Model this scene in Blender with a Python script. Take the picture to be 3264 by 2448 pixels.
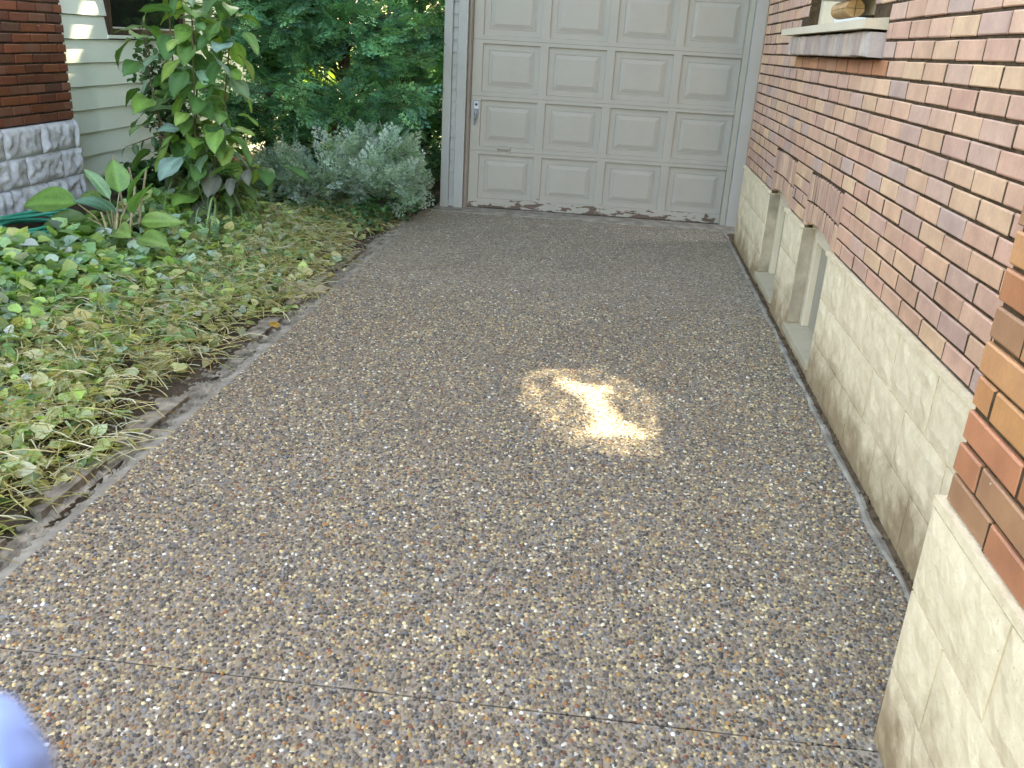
import bpy, math, random
import numpy as np
from mathutils import Vector, Matrix, noise as mnoise
random.seed(7); RNG = np.random.default_rng(11)
for o in list(bpy.data.objects): bpy.data.objects.remove(o)
scene = bpy.context.scene
C = scene.collection

# ------------------------------------------------------------------ camera
CAM_LOC = Vector((0, 0, 1.5303))
cr = Vector((0.99302781, 0.10408366, 0.05533854)); cu = Vector((-0.08898634, 0.35399972, 0.93100249)); cw = Vector((-0.07731232, 0.92943574, -0.36079359))
cam = bpy.data.cameras.new('camera'); camo = bpy.data.objects.new('camera', cam); C.objects.link(camo)
camo.matrix_world = Matrix(((cr.x, cu.x, -cw.x, CAM_LOC.x), (cr.y, cu.y, -cw.y, CAM_LOC.y), (cr.z, cu.z, -cw.z, CAM_LOC.z), (0, 0, 0, 1)))
cam.sensor_width = 36; cam.lens = 31.025; cam.clip_start = 0.02; cam.clip_end = 500
cam.dof.use_dof = True; cam.dof.focus_distance = 4.6; cam.dof.aperture_fstop = 15
scene.camera = camo

# ------------------------------------------------------------------ light
SUN_AZ, SUN_EL = math.radians(12), math.radians(50)          # azimuth to the right of straight up the drive (+y)
SD = Vector((math.sin(SUN_AZ) * math.cos(SUN_EL), math.cos(SUN_AZ) * math.cos(SUN_EL), math.sin(SUN_EL)))
world = bpy.data.worlds.new('World'); scene.world = world; world.use_nodes = True
wn = world.node_tree.nodes; bg = wn['Background']
sky = wn.new('ShaderNodeTexSky'); sky.sky_type = 'NISHITA'; sky.sun_disc = False
sky.sun_elevation = SUN_EL; sky.sun_rotation = SUN_AZ; sky.dust_density = 2.0
world.node_tree.links.new(sky.outputs[0], bg.inputs[0]); bg.inputs[1].default_value = 0.15
sun = bpy.data.lights.new('sun', 'SUN'); suno = bpy.data.objects.new('sun', sun); C.objects.link(suno)
sun.energy = 3.2; sun.angle = math.radians(0.45); sun.color = (1, .98, .82)
suno.rotation_euler = SD.to_track_quat('Z', 'Y').to_euler()
vs = scene.view_settings; vs.view_transform = 'Standard'; vs.look = 'None'; vs.gamma = 1; vs.exposure = 3.72
try:
    vs.use_white_balance = True; vs.white_balance_temperature = 9300; vs.white_balance_tint = 9
except Exception: pass

# ------------------------------------------------------------------ helpers
def srgb(h):
    h = h.lstrip('#'); v = [int(h[i:i + 2], 16) / 255 for i in (0, 2, 4)]
    return tuple(c / 12.92 if c <= .04045 else ((c + .055) / 1.055) ** 2.4 for c in v)
def mesh_obj(name, verts, faces, mat=None, parent=None, cols=None, smooth=False):
    me = bpy.data.meshes.new(name); me.from_pydata([tuple(v) for v in verts], [], faces)
    if cols is not None:
        a = me.color_attributes.new('Col', 'FLOAT_COLOR', 'POINT')
        a.data.foreach_set('color', np.asarray([(c[0], c[1], c[2], 1) for c in cols], dtype=np.float32).ravel())
    if smooth: me.polygons.foreach_set('use_smooth', [True] * len(me.polygons))
    me.update()
    return link(name, me, mat, parent)
def link(name, me, mat=None, parent=None):
    o = bpy.data.objects.new(name, me); C.objects.link(o)
    if mat and not me.materials: me.materials.append(mat)
    if parent: o.parent = parent
    return o
def np_obj(name, V, F, mat=None, parent=None, cols=None, smooth=False):
    """V (n,3), F (m,k) all faces of k corners"""
    me = bpy.data.meshes.new(name); k = F.shape[1]
    me.vertices.add(len(V)); me.vertices.foreach_set('co', np.ascontiguousarray(V, dtype=np.float32).ravel())
    me.loops.add(F.size); me.loops.foreach_set('vertex_index', np.ascontiguousarray(F, dtype=np.int32).ravel())
    me.polygons.add(len(F)); me.polygons.foreach_set('loop_start', np.arange(0, F.size, k, dtype=np.int32))
    if smooth: me.polygons.foreach_set('use_smooth', np.ones(len(F), dtype=bool))
    me.update(calc_edges=True); me.validate()
    if cols is not None:
        a = me.color_attributes.new('Col', 'FLOAT_COLOR', 'POINT')
        cc = np.ones((len(V), 4), np.float32); cc[:, :3] = cols; a.data.foreach_set('color', cc.ravel())
    return link(name, me, mat, parent)
def tag(o, label, cat, group=None, kind=None):
    o['label'] = label; o['category'] = cat
    if group: o['group'] = group
    if kind: o['kind'] = kind
    return o
def empty(name, loc=(0, 0, 0), rz=0):
    o = bpy.data.objects.new(name, None); C.objects.link(o); o.location = loc; o.rotation_euler = (0, 0, rz); return o
class MB:
    def __init__(s): s.v = []; s.f = []; s.c = []
    def add(s, vs, fs, col=None):
        b = len(s.v); s.v += [tuple(v) for v in vs]; s.f += [tuple(i + b for i in f) for f in fs]
        s.c += [col or (1, 1, 1)] * len(vs); return s
    def box(s, x0, x1, y0, y1, z0, z1, col=None, bev=0):
        x0, x1 = sorted((x0, x1)); y0, y1 = sorted((y0, y1)); z0, z1 = sorted((z0, z1))
        if bev:
            vs = []; b = bev
            for (X, sx) in ((x0, 1), (x1, -1)):
                for (Y, sy) in ((y0, 1), (y1, -1)):
                    for (Z, sz) in ((z0, 1), (z1, -1)):
                        vs += [(X, Y + sy * b, Z + sz * b), (X + sx * b, Y, Z + sz * b), (X + sx * b, Y + sy * b, Z)]
            i = lambda a, b_, c, k: (a * 4 + b_ * 2 + c) * 3 + k
            fs = []
            fs += [(i(0,0,0,0), i(0,0,1,0), i(0,1,1,0), i(0,1,0,0)), (i(1,0,0,0), i(1,1,0,0), i(1,1,1,0), i(1,0,1,0))]
            fs += [(i(0,0,0,1), i(1,0,0,1), i(1,0,1,1), i(0,0,1,1)), (i(0,1,0,1), i(0,1,1,1), i(1,1,1,1), i(1,1,0,1))]
            fs += [(i(0,0,0,2), i(0,1,0,2), i(1,1,0,2), i(1,0,0,2)), (i(0,0,1,2), i(1,0,1,2), i(1,1,1,2), i(0,1,1,2))]
            for a in (0, 1):
                for b_ in (0, 1):
                    fs.append((i(a,b_,0,0), i(a,b_,0,1), i(a,b_,1,1), i(a,b_,1,0)))
                    fs.append((i(a,0,b_,0), i(a,0,b_,2), i(a,1,b_,2), i(a,1,b_,0)))
                    fs.append((i(0,a,b_,1), i(0,a,b_,2), i(1,a,b_,2), i(1,a,b_,1)))
                    for c in (0, 1): fs.append((i(a,b_,c,0), i(a,b_,c,1), i(a,b_,c,2)))
            return s.add(vs, fs, col)
        vs = [(x, y, z) for x in (x0, x1) for y in (y0, y1) for z in (z0, z1)]
        return s.add(vs, [(0,1,3,2), (4,6,7,5), (0,4,5,1), (2,3,7,6), (0,2,6,4), (1,5,7,3)], col)
    def tube(s, pts, r, n=6, col=None, cap=True):
        pts = [Vector(p) for p in pts]; rs = r if isinstance(r, (list, tuple)) else [r] * len(pts)
        vs = []; up = Vector((.13, .27, .95)).normalized()
        for i, p in enumerate(pts):
            t = (pts[min(i + 1, len(pts) - 1)] - pts[max(i - 1, 0)]).normalized()
            if abs(t.dot(up)) > .95: up = Vector((.9, .3, .1)).normalized()
            a = t.cross(up).normalized(); b = t.cross(a)
            for k in range(n):
                q = 2 * math.pi * k / n; vs.append(p + (a * math.cos(q) + b * math.sin(q)) * rs[i])
        fs = [(i * n + k, i * n + (k + 1) % n, (i + 1) * n + (k + 1) % n, (i + 1) * n + k) for i in range(len(pts) - 1) for k in range(n)]
        if cap: fs += [tuple(range(n))[::-1], tuple(range((len(pts) - 1) * n, len(pts) * n))]
        return s.add(vs, fs, col)
    def build(s, name, mat=None, parent=None, smooth=False, colors=False):
        o = mesh_obj(name, s.v, s.f, mat, parent, s.c if colors else None, smooth)
        import bmesh
        bm = bmesh.new(); bm.from_mesh(o.data); bmesh.ops.recalc_face_normals(bm, faces=bm.faces); bm.to_mesh(o.data); bm.free()
        return o
def rectgrid(mb, x0, x1, y0, y1, z0, z1, holes):
    """solid slab x0..x1 over y/z rectangle minus rectangular holes (y0,y1,z0,z1)"""
    ys = sorted({y0, y1} | {h[i] for h in holes for i in (0, 1) if y0 < h[i] < y1}); zs = sorted({z0, z1} | {h[i] for h in holes for i in (2, 3) if z0 < h[i] < z1})
    for a, b in zip(ys, ys[1:]):
        for c, d in zip(zs, zs[1:]):
            m, n = (a + b) / 2, (c + d) / 2
            if not any(h[0] < m < h[1] and h[2] < n < h[3] for h in holes): mb.box(x0, x1, a, b, c, d)

# ------------------------------------------------------------------ materials
class NT:
    def __init__(s, name, rough=.8, spec=.3):
        s.m = bpy.data.materials.new(name); s.m.use_nodes = True; s.t = s.m.node_tree; s.b = s.t.nodes['Principled BSDF']
        s.b.inputs['Roughness'].default_value = rough; s.b.inputs['Specular IOR Level'].default_value = spec
    def n(s, typ, **kw):
        x = s.t.nodes.new('ShaderNode' + typ)
        for k, v in kw.items():
            if k.startswith('_'): setattr(x, k[1:], v)
            else: x.inputs[int(k[1:]) if k[0] == 'i' and k[1:].isdigit() else k.replace('__', ' ')].default_value = v
        return x
    def l(s, a, b): s.t.links.new(a, b)
    def coords(s, which='Object'): return s.n('TexCoord').outputs[which]
    def noise(s, scale, detail=4, rough=.55, vec=None, dist=0):
        x = s.n('TexNoise'); x.inputs['Scale'].default_value = scale; x.inputs['Detail'].default_value = detail; x.inputs['Roughness'].default_value = rough; x.inputs['Distortion'].default_value = dist
        s.l(vec if vec is not None else s.coords(), x.inputs['Vector']); return x.outputs[0]
    def ramp(s, fac, stops, interp='LINEAR'):
        x = s.n('ValToRGB'); e = x.color_ramp; e.interpolation = interp
        while len(e.elements) < len(stops): e.elements.new(1)
        for el, (p, c) in zip(e.elements, stops): el.position = p; el.color = (*c, 1) if not isinstance(c, float) else (c, c, c, 1)
        s.l(fac, x.inputs[0]); return x.outputs[0]
    def mix(s, fac, a, b, mode='MIX'):
        x = s.n('Mix', _data_type='RGBA', _blend_type=mode)
        for v, i in ((fac, 0), (a, 6), (b, 7)):
            if hasattr(v, 'links'): s.l(v, x.inputs[i])
            else: x.inputs[i].default_value = v if i == 0 else (*v, 1)
        return x.outputs[2]
    def math(s, op, a, b=0., c=None):
        x = s.n('Math', _operation=op)
        for i, v in enumerate((a, b) + ((c,) if c is not None else ())):
            if hasattr(v, 'links'): s.l(v, x.inputs[i])
            else: x.inputs[i].default_value = v
        return x.outputs[0]
    def bump(s, h, strength=.4, dist=.01):
        x = s.n('Bump'); x.inputs['Strength'].default_value = strength; x.inputs['Distance'].default_value = dist
        s.l(h, x.inputs['Height']); s.l(x.outputs[0], s.b.inputs['Normal'])
    def col(s, c):
        if hasattr(c, 'links'): s.l(c, s.b.inputs['Base Color'])
        else: s.b.inputs['Base Color'].default_value = (*c, 1)
        return s.m
def xyz(t, which):
    x = t.n('SeparateXYZ'); t.l(t.coords(), x.inputs[0]); return x.outputs[which]
def worldpos(t):
    return t.n('NewGeometry').outputs['Position']

def mat_simple(name, c, rough=.7, var=.25, scale=12, spec=.3, bump=.15, bscale=60):
    t = NT(name, rough, spec); n = t.noise(scale)
    t.col(t.mix(t.ramp(n, [(.3, 0.), (.7, 1.)]), tuple(v * (1 - var) for v in c), tuple(min(1, v * (1 + var)) for v in c)))
    if bump: t.bump(t.noise(bscale), bump, .004)
    return t.m
def mat_brick(name, attr):
    t = NT(name, .55, .45)
    base = t.n('Attribute', _attribute_name='Col').outputs[0] if attr else t.n('ObjectInfo').outputs['Color']
    P = worldpos(t)
    n1 = t.noise(9, 5, .6, P); n2 = t.noise(70, 3, .6, P)
    c = t.mix(t.ramp(n1, [(.35, 0.), (.7, .8)]), base, (.72, .68, .70), 'MULTIPLY')
    c = t.mix(t.ramp(n2, [(.4, .0), (.8, .2)]), c, (.25, .15, .1))
    c = t.mix(t.ramp(t.noise(1.4, 5, .6, P, .3), [(.4, 0.), (.7, .55)]), c, (.80, .76, .74), 'MULTIPLY')
    sp = t.ramp(t.noise(38, 2, .5, P), [(.735, 0.), (.76, .75)])
    c = t.mix(sp, c, (.62, .52, .42))
    t.col(c); t.bump(t.math('ADD', t.noise(150, 3, .6, P), t.math('MULTIPLY', n1, .6)), .25, .003)
    return t.m
M = {}
M['brick'] = mat_brick('brick_face', False); M['brick_joined'] = mat_brick('brick_face_joined', True)
M['mortar'] = mat_simple('brown_mortar', (.075, .05, .03), .95, .5, 30, .1, .5, 120)
M['mortar_dark'] = mat_simple('dark_mortar', (.06, .048, .04), .95, .35, 40, .1, .5, 120)
def mat_brickfar():
    t = NT('brick_upper', .7); b = t.n('TexBrick'); x = t.n('Mapping'); t.l(t.coords(), x.inputs[0]); x.inputs['Rotation'].default_value = (0, math.pi / 2, math.pi / 2)
    sp = t.n('SeparateXYZ'); t.l(t.coords(), sp.inputs[0]); cb = t.n('CombineXYZ'); t.l(sp.outputs[1], cb.inputs[0]); t.l(sp.outputs[2], cb.inputs[1]); t.l(cb.outputs[0], b.inputs['Vector'])
    b.inputs['Scale'].default_value = 1; b.inputs['Brick Width'].default_value = .245; b.inputs['Row Height'].default_value = .0735; b.inputs['Mortar Size'].default_value = .005
    b.inputs['Color1'].default_value = (.42, .22, .13, 1); b.inputs['Color2'].default_value = (.34, .16, .1, 1); b.inputs['Mortar'].default_value = (.15, .1, .06, 1)
    return t.col(b.outputs[0])
M['brick_far'] = mat_brickfar()
def mat_painted_stone():
    t = NT('cream_painted_block', .75, .25); P = worldpos(t); sp = t.n('SeparateXYZ'); t.l(P, sp.inputs[0]); z = sp.outputs[2]
    n = t.noise(4, 7, .7, P, .2); n2 = t.noise(22, 5, .65, P)
    c = t.mix(t.ramp(n2, [(.3, 0.), (.75, 1.)]), (.71, .57, .385), (.83, .71, .51))
    # mud splashed up from the ground, ragged upper limit
    lim = t.math('SUBTRACT', t.math('MULTIPLY', n, 1.15), t.math('MULTIPLY', z, 1.5))
    c = t.mix(t.ramp(lim, [(.14, 0.), (.50, .9)]), c, (.29, .20, .115))
    bl = t.ramp(t.noise(7.5, 7, .72, P, .15), [(.50, 0.), (.72, .5)]); c = t.mix(bl, c, (.52, .40, .25))
    sp_ = t.ramp(t.noise(160, 2, .5, P), [(.7, 0.), (.76, .6)]); c = t.mix(sp_, c, (.22, .17, .12))
    t.col(c); t.bump(t.math('ADD', t.noise(45, 5, .65, P), t.math('MULTIPLY', n2, 1.2)), .45, .008); return t.m
M['cream_block'] = mat_painted_stone()
def mat_grey_stone():
    t = NT('grey_painted_stone', .8, .25); P = worldpos(t); n = t.noise(13, 6, .65, P, .5); n2 = t.noise(60, 4, .6, P)
    c = t.ramp(n, [(.3, srgb('#b6bac2')), (.5, srgb('#d6dde8')), (.72, srgb('#e8eef8'))])
    c = t.mix(t.ramp(n2, [(.6, 0.), (.72, .35)]), c, srgb('#9a8c78')); t.col(c); t.bump(n2, .4, .006); return t.m
M['grey_stone'] = mat_grey_stone()
def mat_paint(name, c, dirt=.35, dirtc=(.28, .24, .18), peel=None, rough=.55):
    t = NT(name, rough, .35); P = t.coords(); n = t.noise(3.5, 6, .6, P, .3); n2 = t.noise(35, 5, .6, P)
    col = t.mix(t.ramp(n, [(.35, 0.), (.75, dirt)]), c, tuple(v * .72 for v in c))
    col = t.mix(t.ramp(n2, [(.6, 0.), (.75, dirt * .7)]), col, dirtc)
    if peel:
        sp = t.n('SeparateXYZ'); t.l(P, sp.inputs[0]); z = sp.outputs[2]
        mp = t.n('Mapping'); t.l(P, mp.inputs[0]); mp.inputs['Scale'].default_value = (1, 1, 3.2)
        pn = t.noise(7, 6, .62, mp.outputs[0], .5)
        lim = t.math('SUBTRACT', pn, t.math('MULTIPLY', z, peel))
        k = t.ramp(lim, [(.45, 0.), (.465, 1.)])
        wood = t.mix(t.noise(30, 4, .6, mp.outputs[0]), srgb('#3d302a'), srgb('#7a665a'))
        col = t.mix(k, col, wood)
    t.col(col); t.bump(t.math('ADD', n2, t.noise(180, 2, .5, P)), .12, .003); return t.m
TAUPE = srgb('#a39f97')
M['door_paint'] = mat_paint('taupe_door_paint', TAUPE, .25)
M['door_peel'] = mat_paint('taupe_peeling_paint', TAUPE, .35, peel=1.35)
M['trim_paint'] = mat_paint('grey_trim_paint', srgb('#a2a4a2'), .25)
M['jamb_paint'] = mat_paint('worn_jamb_paint', srgb('#8b8078'), .6, (.15, .09, .06))
M['cream_paint'] = mat_paint('cream_window_paint', srgb('#d3c4ac'), .25)
M['panel_paint'] = mat_paint('grey_panel_paint', srgb('#a39a8a'), .5, (.25, .21, .15))
M['dirty_sill'] = mat_paint('dirty_sill_paint', srgb('#b9ae96'), .8, (.3, .25, .17))
M['white_paint'] = mat_paint('white_paint', srgb('#dfe2e2'), .15)
M['siding'] = mat_paint('white_siding_paint', srgb('#e9f6ef'), .15, (.4, .42, .38))
M['brown_frame'] = mat_simple('brown_window_frame', srgb('#3a2a26'), .45, .25)
M['concrete'] = mat_simple('plain_concrete', (.29, .265, .225), .9, .4, 9, .2, .5, 90)
M['concrete_dark'] = mat_simple('rough_grey_concrete', (.23, .20, .16), .95, .65, 14, .15, .9, 45)
M['jamb_stone'] = mat_simple('grey_brown_jamb', (.36, .30, .22), .9, .3, 9, .2, .5, 60)
M['mud'] = mat_simple('mud_gap', (.12, .085, .055), .95, .5, 18, .1, 1., 50)
M['metal'] = mat_simple('galvanised_handle', (.28, .33, .42), .4, .3, 30, .6); M['metal'].node_tree.nodes['Principled BSDF'].inputs['Metallic'].default_value = .6
M['dark'] = mat_simple('dark_interior', (.012, .011, .01), .9, .2)
M['wood'] = mat_simple('raw_wood', srgb('#b08a5e'), .6, .3, 20)
M['hose'] = mat_simple('green_hose_rubber', srgb('#1fa58c'), .35, .15, 10, .5, .05)
M['bark'] = mat_simple('bark', (.10, .075, .055), .95, .4, 20, .1, 1., 40)
M['twig'] = mat_simple('twig', (.17, .13, .09), .9, .3, 20, .1, .4)
M['stalk'] = mat_simple('dry_stalk', srgb('#b5a98c'), .85, .25, 20, .1, .3)
M['roof'] = mat_simple('roof_shingle', (.08, .075, .07), .9, .4, 30, .1, .6)
M['patio'] = mat_simple('pale_patio', (.55, .48, .38), .9, .25, 3, .2, .3, 30)
M['blue'] = mat_simple('blue_cotton', srgb('#8fb0f4'), .8, .12, 8, .2, .3, 300)
M['flagstone'] = mat_simple('flat_stone', (.33, .28, .2), .9, .3, 14, .2, .5, 60)
def mat_soil():
    t = NT('garden_soil', .95, .1); P = worldpos(t); n = t.noise(6, 6, .65, P, .3); n2 = t.noise(55, 5, .7, P)
    c = t.ramp(n, [(.3, (.06, .045, .03)), (.55, (.13, .10, .07)), (.75, (.25, .22, .17))]); c = t.mix(t.ramp(n2, [(.3, .0), (.7, .6)]), c, (.04, .03, .022))
    t.col(c); t.bump(n2, .9, .02); return t.m
M['soil'] = mat_soil()
def mat_lawn():
    t = NT('lawn', .95, .1); P = worldpos(t); t.col(t.ramp(t.noise(9, 6, .7, P), [(.3, (.03, .05, .015)), (.7, (.09, .14, .04))])); t.bump(t.noise(60, 3, .6, P), 1, .03); return t.m
M['lawn'] = mat_lawn()
def mat_leaf(name, trans=.35, rough=.45, tint=(1, 1, 1), spec=.4):
    t = NT(name, rough, spec); a = t.n('Attribute', _attribute_name='Col').outputs[0]; P = worldpos(t)
    c = t.mix(t.ramp(t.noise(45, 4, .6, P), [(.3, 0.), (.75, .5)]), a, tuple(v * .55 for v in tint), 'MULTIPLY'); t.col(c)
    t.bump(t.noise(120, 2, .5, P), .15, .003)
    tr = t.n('BsdfTranslucent'); x = t.mix(1., c, (1.0, 1.15, .45), 'MULTIPLY'); t.l(x, tr.inputs[0])
    ms = t.n('MixShader'); ms.inputs[0].default_value = trans; t.l(t.b.outputs[0], ms.inputs[1]); t.l(tr.outputs[0], ms.inputs[2])
    t.l(ms.outputs[0], t.t.nodes['Material Output'].inputs['Surface']); return t.m
M['leaf'] = mat_leaf('leaf'); M['frond'] = mat_leaf('frond', .25, .6, spec=.25); M['straw'] = mat_leaf('straw', .15, .8, spec=.1)
M['bigleaf'] = mat_leaf('broad_leaf', .3, .38, spec=.5)
def mat_aggregate():
    t = NT('exposed_aggregate', .7, .3); P = worldpos(t)
    v = t.n('TexVoronoi', _feature='F1'); v.inputs['Scale'].default_value = 78; v.inputs['Randomness'].default_value = 1; t.l(P, v.inputs['Vector'])
    sp = t.n('SeparateColor'); t.l(v.outputs['Color'], sp.inputs[0])
    c = t.ramp(sp.outputs[0], [(0, srgb('#3a3836')), (.14, srgb('#57524c')), (.3, srgb('#766c5e')), (.46, srgb('#8b7f6c')), (.6, srgb('#6d6a68')), (.7, srgb('#a8926c')), (.82, srgb('#c8b48c')), (.9, srgb('#7c4a2c')), (.93, srgb('#e2dccd'))], 'CONSTANT')
    m = t.ramp(v.outputs['Distance'], [(.38, 0.), (.62, 1.)])
    base = t.mix(t.noise(3, 5, .6, P), srgb('#8d8378'), srgb('#a3988a')); c = t.mix(m, c, base)
    c = t.mix(t.ramp(t.noise(1.6, 5, .6, P), [(.35, 0.), (.7, .22)]), c, (.14, .11, .09))
    t.col(c); inv = t.math('SUBTRACT', 1., v.outputs['Distance']); t.bump(inv, .6, .006); return t.m
M['aggregate'] = mat_aggregate()
def mat_pebble():
    t = NT('pebble', .5, .4); a = t.n('Attribute', _attribute_name='Col').outputs[0]; P = worldpos(t)
    c = t.mix(t.ramp(t.noise(260, 3, .6, P), [(.35, 0.), (.75, .35)]), a, (.2, .17, .14))
    c = t.mix(t.ramp(t.noise(1.6, 5, .6, P), [(.35, 0.), (.7, .22)]), c, (.14, .11, .09))
    t.col(c); return t.m
M['pebble'] = mat_pebble()
def mat_matrix():
    t = NT('cement_matrix', .9, .2); P = worldpos(t); c = t.mix(t.noise(90, 4, .6, P), srgb('#7d7671'), srgb('#a09890')); 
    sp = t.n('SeparateXYZ'); t.l(P, sp.inputs[0])
    return t, c
def mat_glass():
    t = NT('window_glass', .06, .6); t.col((.02, .022, .02)); return t.m
M['glass'] = mat_glass()

# ------------------------------------------------------------------ ground, drive
def bed_z(x, y):
    t = max(0., min(1., (-1.62 - x) / 1.1)); u = max(0., min(1., (-2.6 - x) / 1.2))
    s = t * t * (3 - 2 * t)
    return -.035 + .125 * s + .1 * u + .018 * mnoise.noise(Vector((x * 2.3, y * 2.3, 1))) + .008 * mnoise.noise(Vector((x * 9, y * 9, 4)))
g = MB(); g.box(-150, 150, -80, 300, -.6, -.30); tag(g.build('ground', M['lawn']), 'grassy ground all round the drive', 'ground', kind='structure')
nx, ny = 60, 140; vs = []; fs = []
for j in range(ny + 1):
    for i in range(nx + 1):
        x = -4.3 + 2.75 * i / nx; y = -1.5 + 12.5 * j / ny; vs.append((x, y, bed_z(x, y)))
fs = [(j * (nx + 1) + i, j * (nx + 1) + i + 1, (j + 1) * (nx + 1) + i + 1, (j + 1) * (nx + 1) + i) for j in range(ny) for i in range(nx)]
tag(mesh_obj('garden_soil', vs, fs, M['soil'], smooth=True), 'raised soil bed between the drive and the white sided house', 'soil', kind='structure')
g = MB(); g.box(-14, -1.45, 11.0, 26, -.29, .05); tag(g.build('patio', M['patio']), 'pale sunlit yard surface beyond the evergreens', 'patio', kind='structure')

drive = MB(); drive.box(-1.61, 1.36, 1.743, 8.42, -.12, 0)
driveo = drive.build('driveway', M['aggregate']); tag(driveo, 'exposed pebble aggregate concrete driveway leading to the garage', 'driveway', kind='structure')
d2 = MB(); d2.box(-1.61, 1.36, -3, 1.737, -.12, 0); d2.build('near_slab', M['aggregate'], driveo)
# dark joint filler
d3 = MB(); d3.box(-1.6, .9, 1.736, 1.744, -.11, -.006); d3.build('joint_filler', M['mud'], driveo)
ap = MB(); ap.box(-1.56, 1.45, 8.30, 8.95, -.1, .006); ap.build('concrete_apron', M['concrete'], driveo)

PEB = [('#2e2c2b', 10), ('#433f3a', 11), ('#5b5348', 12), ('#706453', 14), ('#85745a', 15), ('#97866a', 13), ('#5c6064', 8), ('#7a7d80', 7), ('#ab956c', 9), ('#c0a878', 7), ('#d1bd8c', 5), ('#dacdb0', 2.6), ('#efe9dc', 1.2), ('#a5763c', 4), ('#8a5530', 2.5), ('#7d4030', 1.2), ('#6e5c50', 8), ('#8a7868', 8)]
def pebbles():
    cell = .0121; xs = np.arange(-1.605, 1.12, cell); ys = np.arange(1.05, 5.9, cell * .92)
    X, Y = np.meshgrid(xs, ys); X = X + (np.arange(len(ys)) % 2)[:, None] * cell * .5
    X = (X + RNG.normal(0, cell * .22, X.shape)).ravel(); Y = (Y + RNG.normal(0, cell * .22, Y.shape)).ravel()
    keep = (RNG.random(X.size) < np.clip((5.9 - Y) / 1.2, 0, 1) * .93) & (np.abs(Y - 1.74 - .003 * np.sin(X * 23)) > .0035 + .0045 * np.clip(np.sin(X * 9.1) + np.sin(X * 3.7 + 1) + .4, 0, 1)) & (X < 1.05 + .0224 * Y - .035) & (X > -1.603)
    keep &= ~((Y < 1.757 + .02) & (X > .70 + .02 * Y))
    # only what the lens can plausibly see (with margin)
    keep &= (X > -.2 - .95 * Y) & (X < .45 + .75 * Y)
    X, Y = X[keep], Y[keep]; n = X.size
    r = cell * (.40 + .30 * RNG.random(n) ** 1.5) ; asp = .68 + .32 * RNG.random(n); ang = RNG.random(n) * np.pi
    hgt = r * (.35 + .4 * RNG.random(n))
    k = 5; q = np.arange(k) * 2 * np.pi / k
    rad = 1 + RNG.normal(0, .1, (n, k))
    lx = np.cos(q) * rad; ly = np.sin(q) * rad * asp[:, None]
    ca, sa = np.cos(ang)[:, None], np.sin(ang)[:, None]
    ex, ey = (lx * ca - ly * sa) * r[:, None], (lx * sa + ly * ca) * r[:, None]
    V = np.zeros((n, 11, 3), np.float32)
    V[:, :5, 0] = X[:, None] + ex; V[:, :5, 1] = Y[:, None] + ey; V[:, :5, 2] = -.0015
    V[:, 5:10, 0] = X[:, None] + ex * .76; V[:, 5:10, 1] = Y[:, None] + ey * .76; V[:, 5:10, 2] = hgt[:, None] * .75
    V[:, 10, 0] = X; V[:, 10, 1] = Y; V[:, 10, 2] = hgt
    f = [(i, (i + 1) % 5, 5 + (i + 1) % 5) for i in range(5)] + [(i, 5 + (i + 1) % 5, 5 + i) for i in range(5)] + [(5 + i, 5 + (i + 1) % 5, 10) for i in range(5)]
    F = (np.array(f)[None] + (np.arange(n) * 11)[:, None, None]).reshape(-1, 3)
    pal = np.array([srgb(c) for c, w in PEB]); w = np.array([w for c, w in PEB], float); idx = RNG.choice(len(pal), n, p=w / w.sum())
    col = pal[idx] * (1 + RNG.normal(0, .12, (n, 1))); col = np.clip(col * 1.17, .01, .95)
    o = np_obj('pebbles', V.reshape(-1, 3), F, M['pebble'], driveo, np.repeat(col, 11, axis=0), True); o['kind'] = 'stuff'
    return n
NPEB = pebbles()

# ragged cement squeezed out along the left edge: flaky layers
def flake(name, y0, y1, xin, wmin, wmax, z, th, seed, mat):
    n = max(6, int((y1 - y0) / .011)); vs = []; rnd = random.Random(seed)
    for i in range(n + 1):
        y = y0 + (y1 - y0) * i / n; e = min(1, min(i, n - i) / 4)
        w = wmin + (wmax - wmin) * (.5 + .5 * mnoise.noise(Vector((y * 2.2, seed, 0))) + .45 * mnoise.noise(Vector((y * 9, seed, 2))) + .3 * mnoise.noise(Vector((y * 31, seed, 3))))
        w *= .25 + .75 * e; dz = .010 * mnoise.noise(Vector((y * 7, seed, 5))) + .006 * mnoise.noise(Vector((y * 27, seed, 6)))
        xo = xin - w
        vs += [(xin, y, z), (xin - w * .5, y, z - .002 + dz), (xo, y + rnd.uniform(-.006, .006), z - .010 + dz), (xo + .004, y, z - th), (xin, y, z - th)]
    fs = []
    for i in range(n):
        for k in range(5): fs.append((i * 5 + k, i * 5 + (k + 1) % 5, (i + 1) * 5 + (k + 1) % 5, (i + 1) * 5 + k))
    fs += [(0, 1, 2, 3, 4), tuple(n * 5 + k for k in (4, 3, 2, 1, 0))]
    return mesh_obj(name, vs, fs, mat, driveo)
flake('edge_strip', .6, 8.3, -1.611, .025, .085, -.004, .05, 3, M['concrete'])
yy = .9; i = 0
while yy < 7.9:
    L = random.uniform(.35, .95); flake('edge_flake', yy, yy + L, -1.655 - random.random() * .03, .05, .13, -.012, .05, 20 + i, M['concrete_dark'])
    if random.random() < .6: flake('edge_flake', yy + .1, yy + L * .7, -1.70 - random.random() * .04, .05, .15, .004 + .01 * random.random(), .03, 60 + i, M['concrete_dark'])
    yy += L * random.uniform(.75, 1.15); i += 1
ec = MB()
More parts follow.
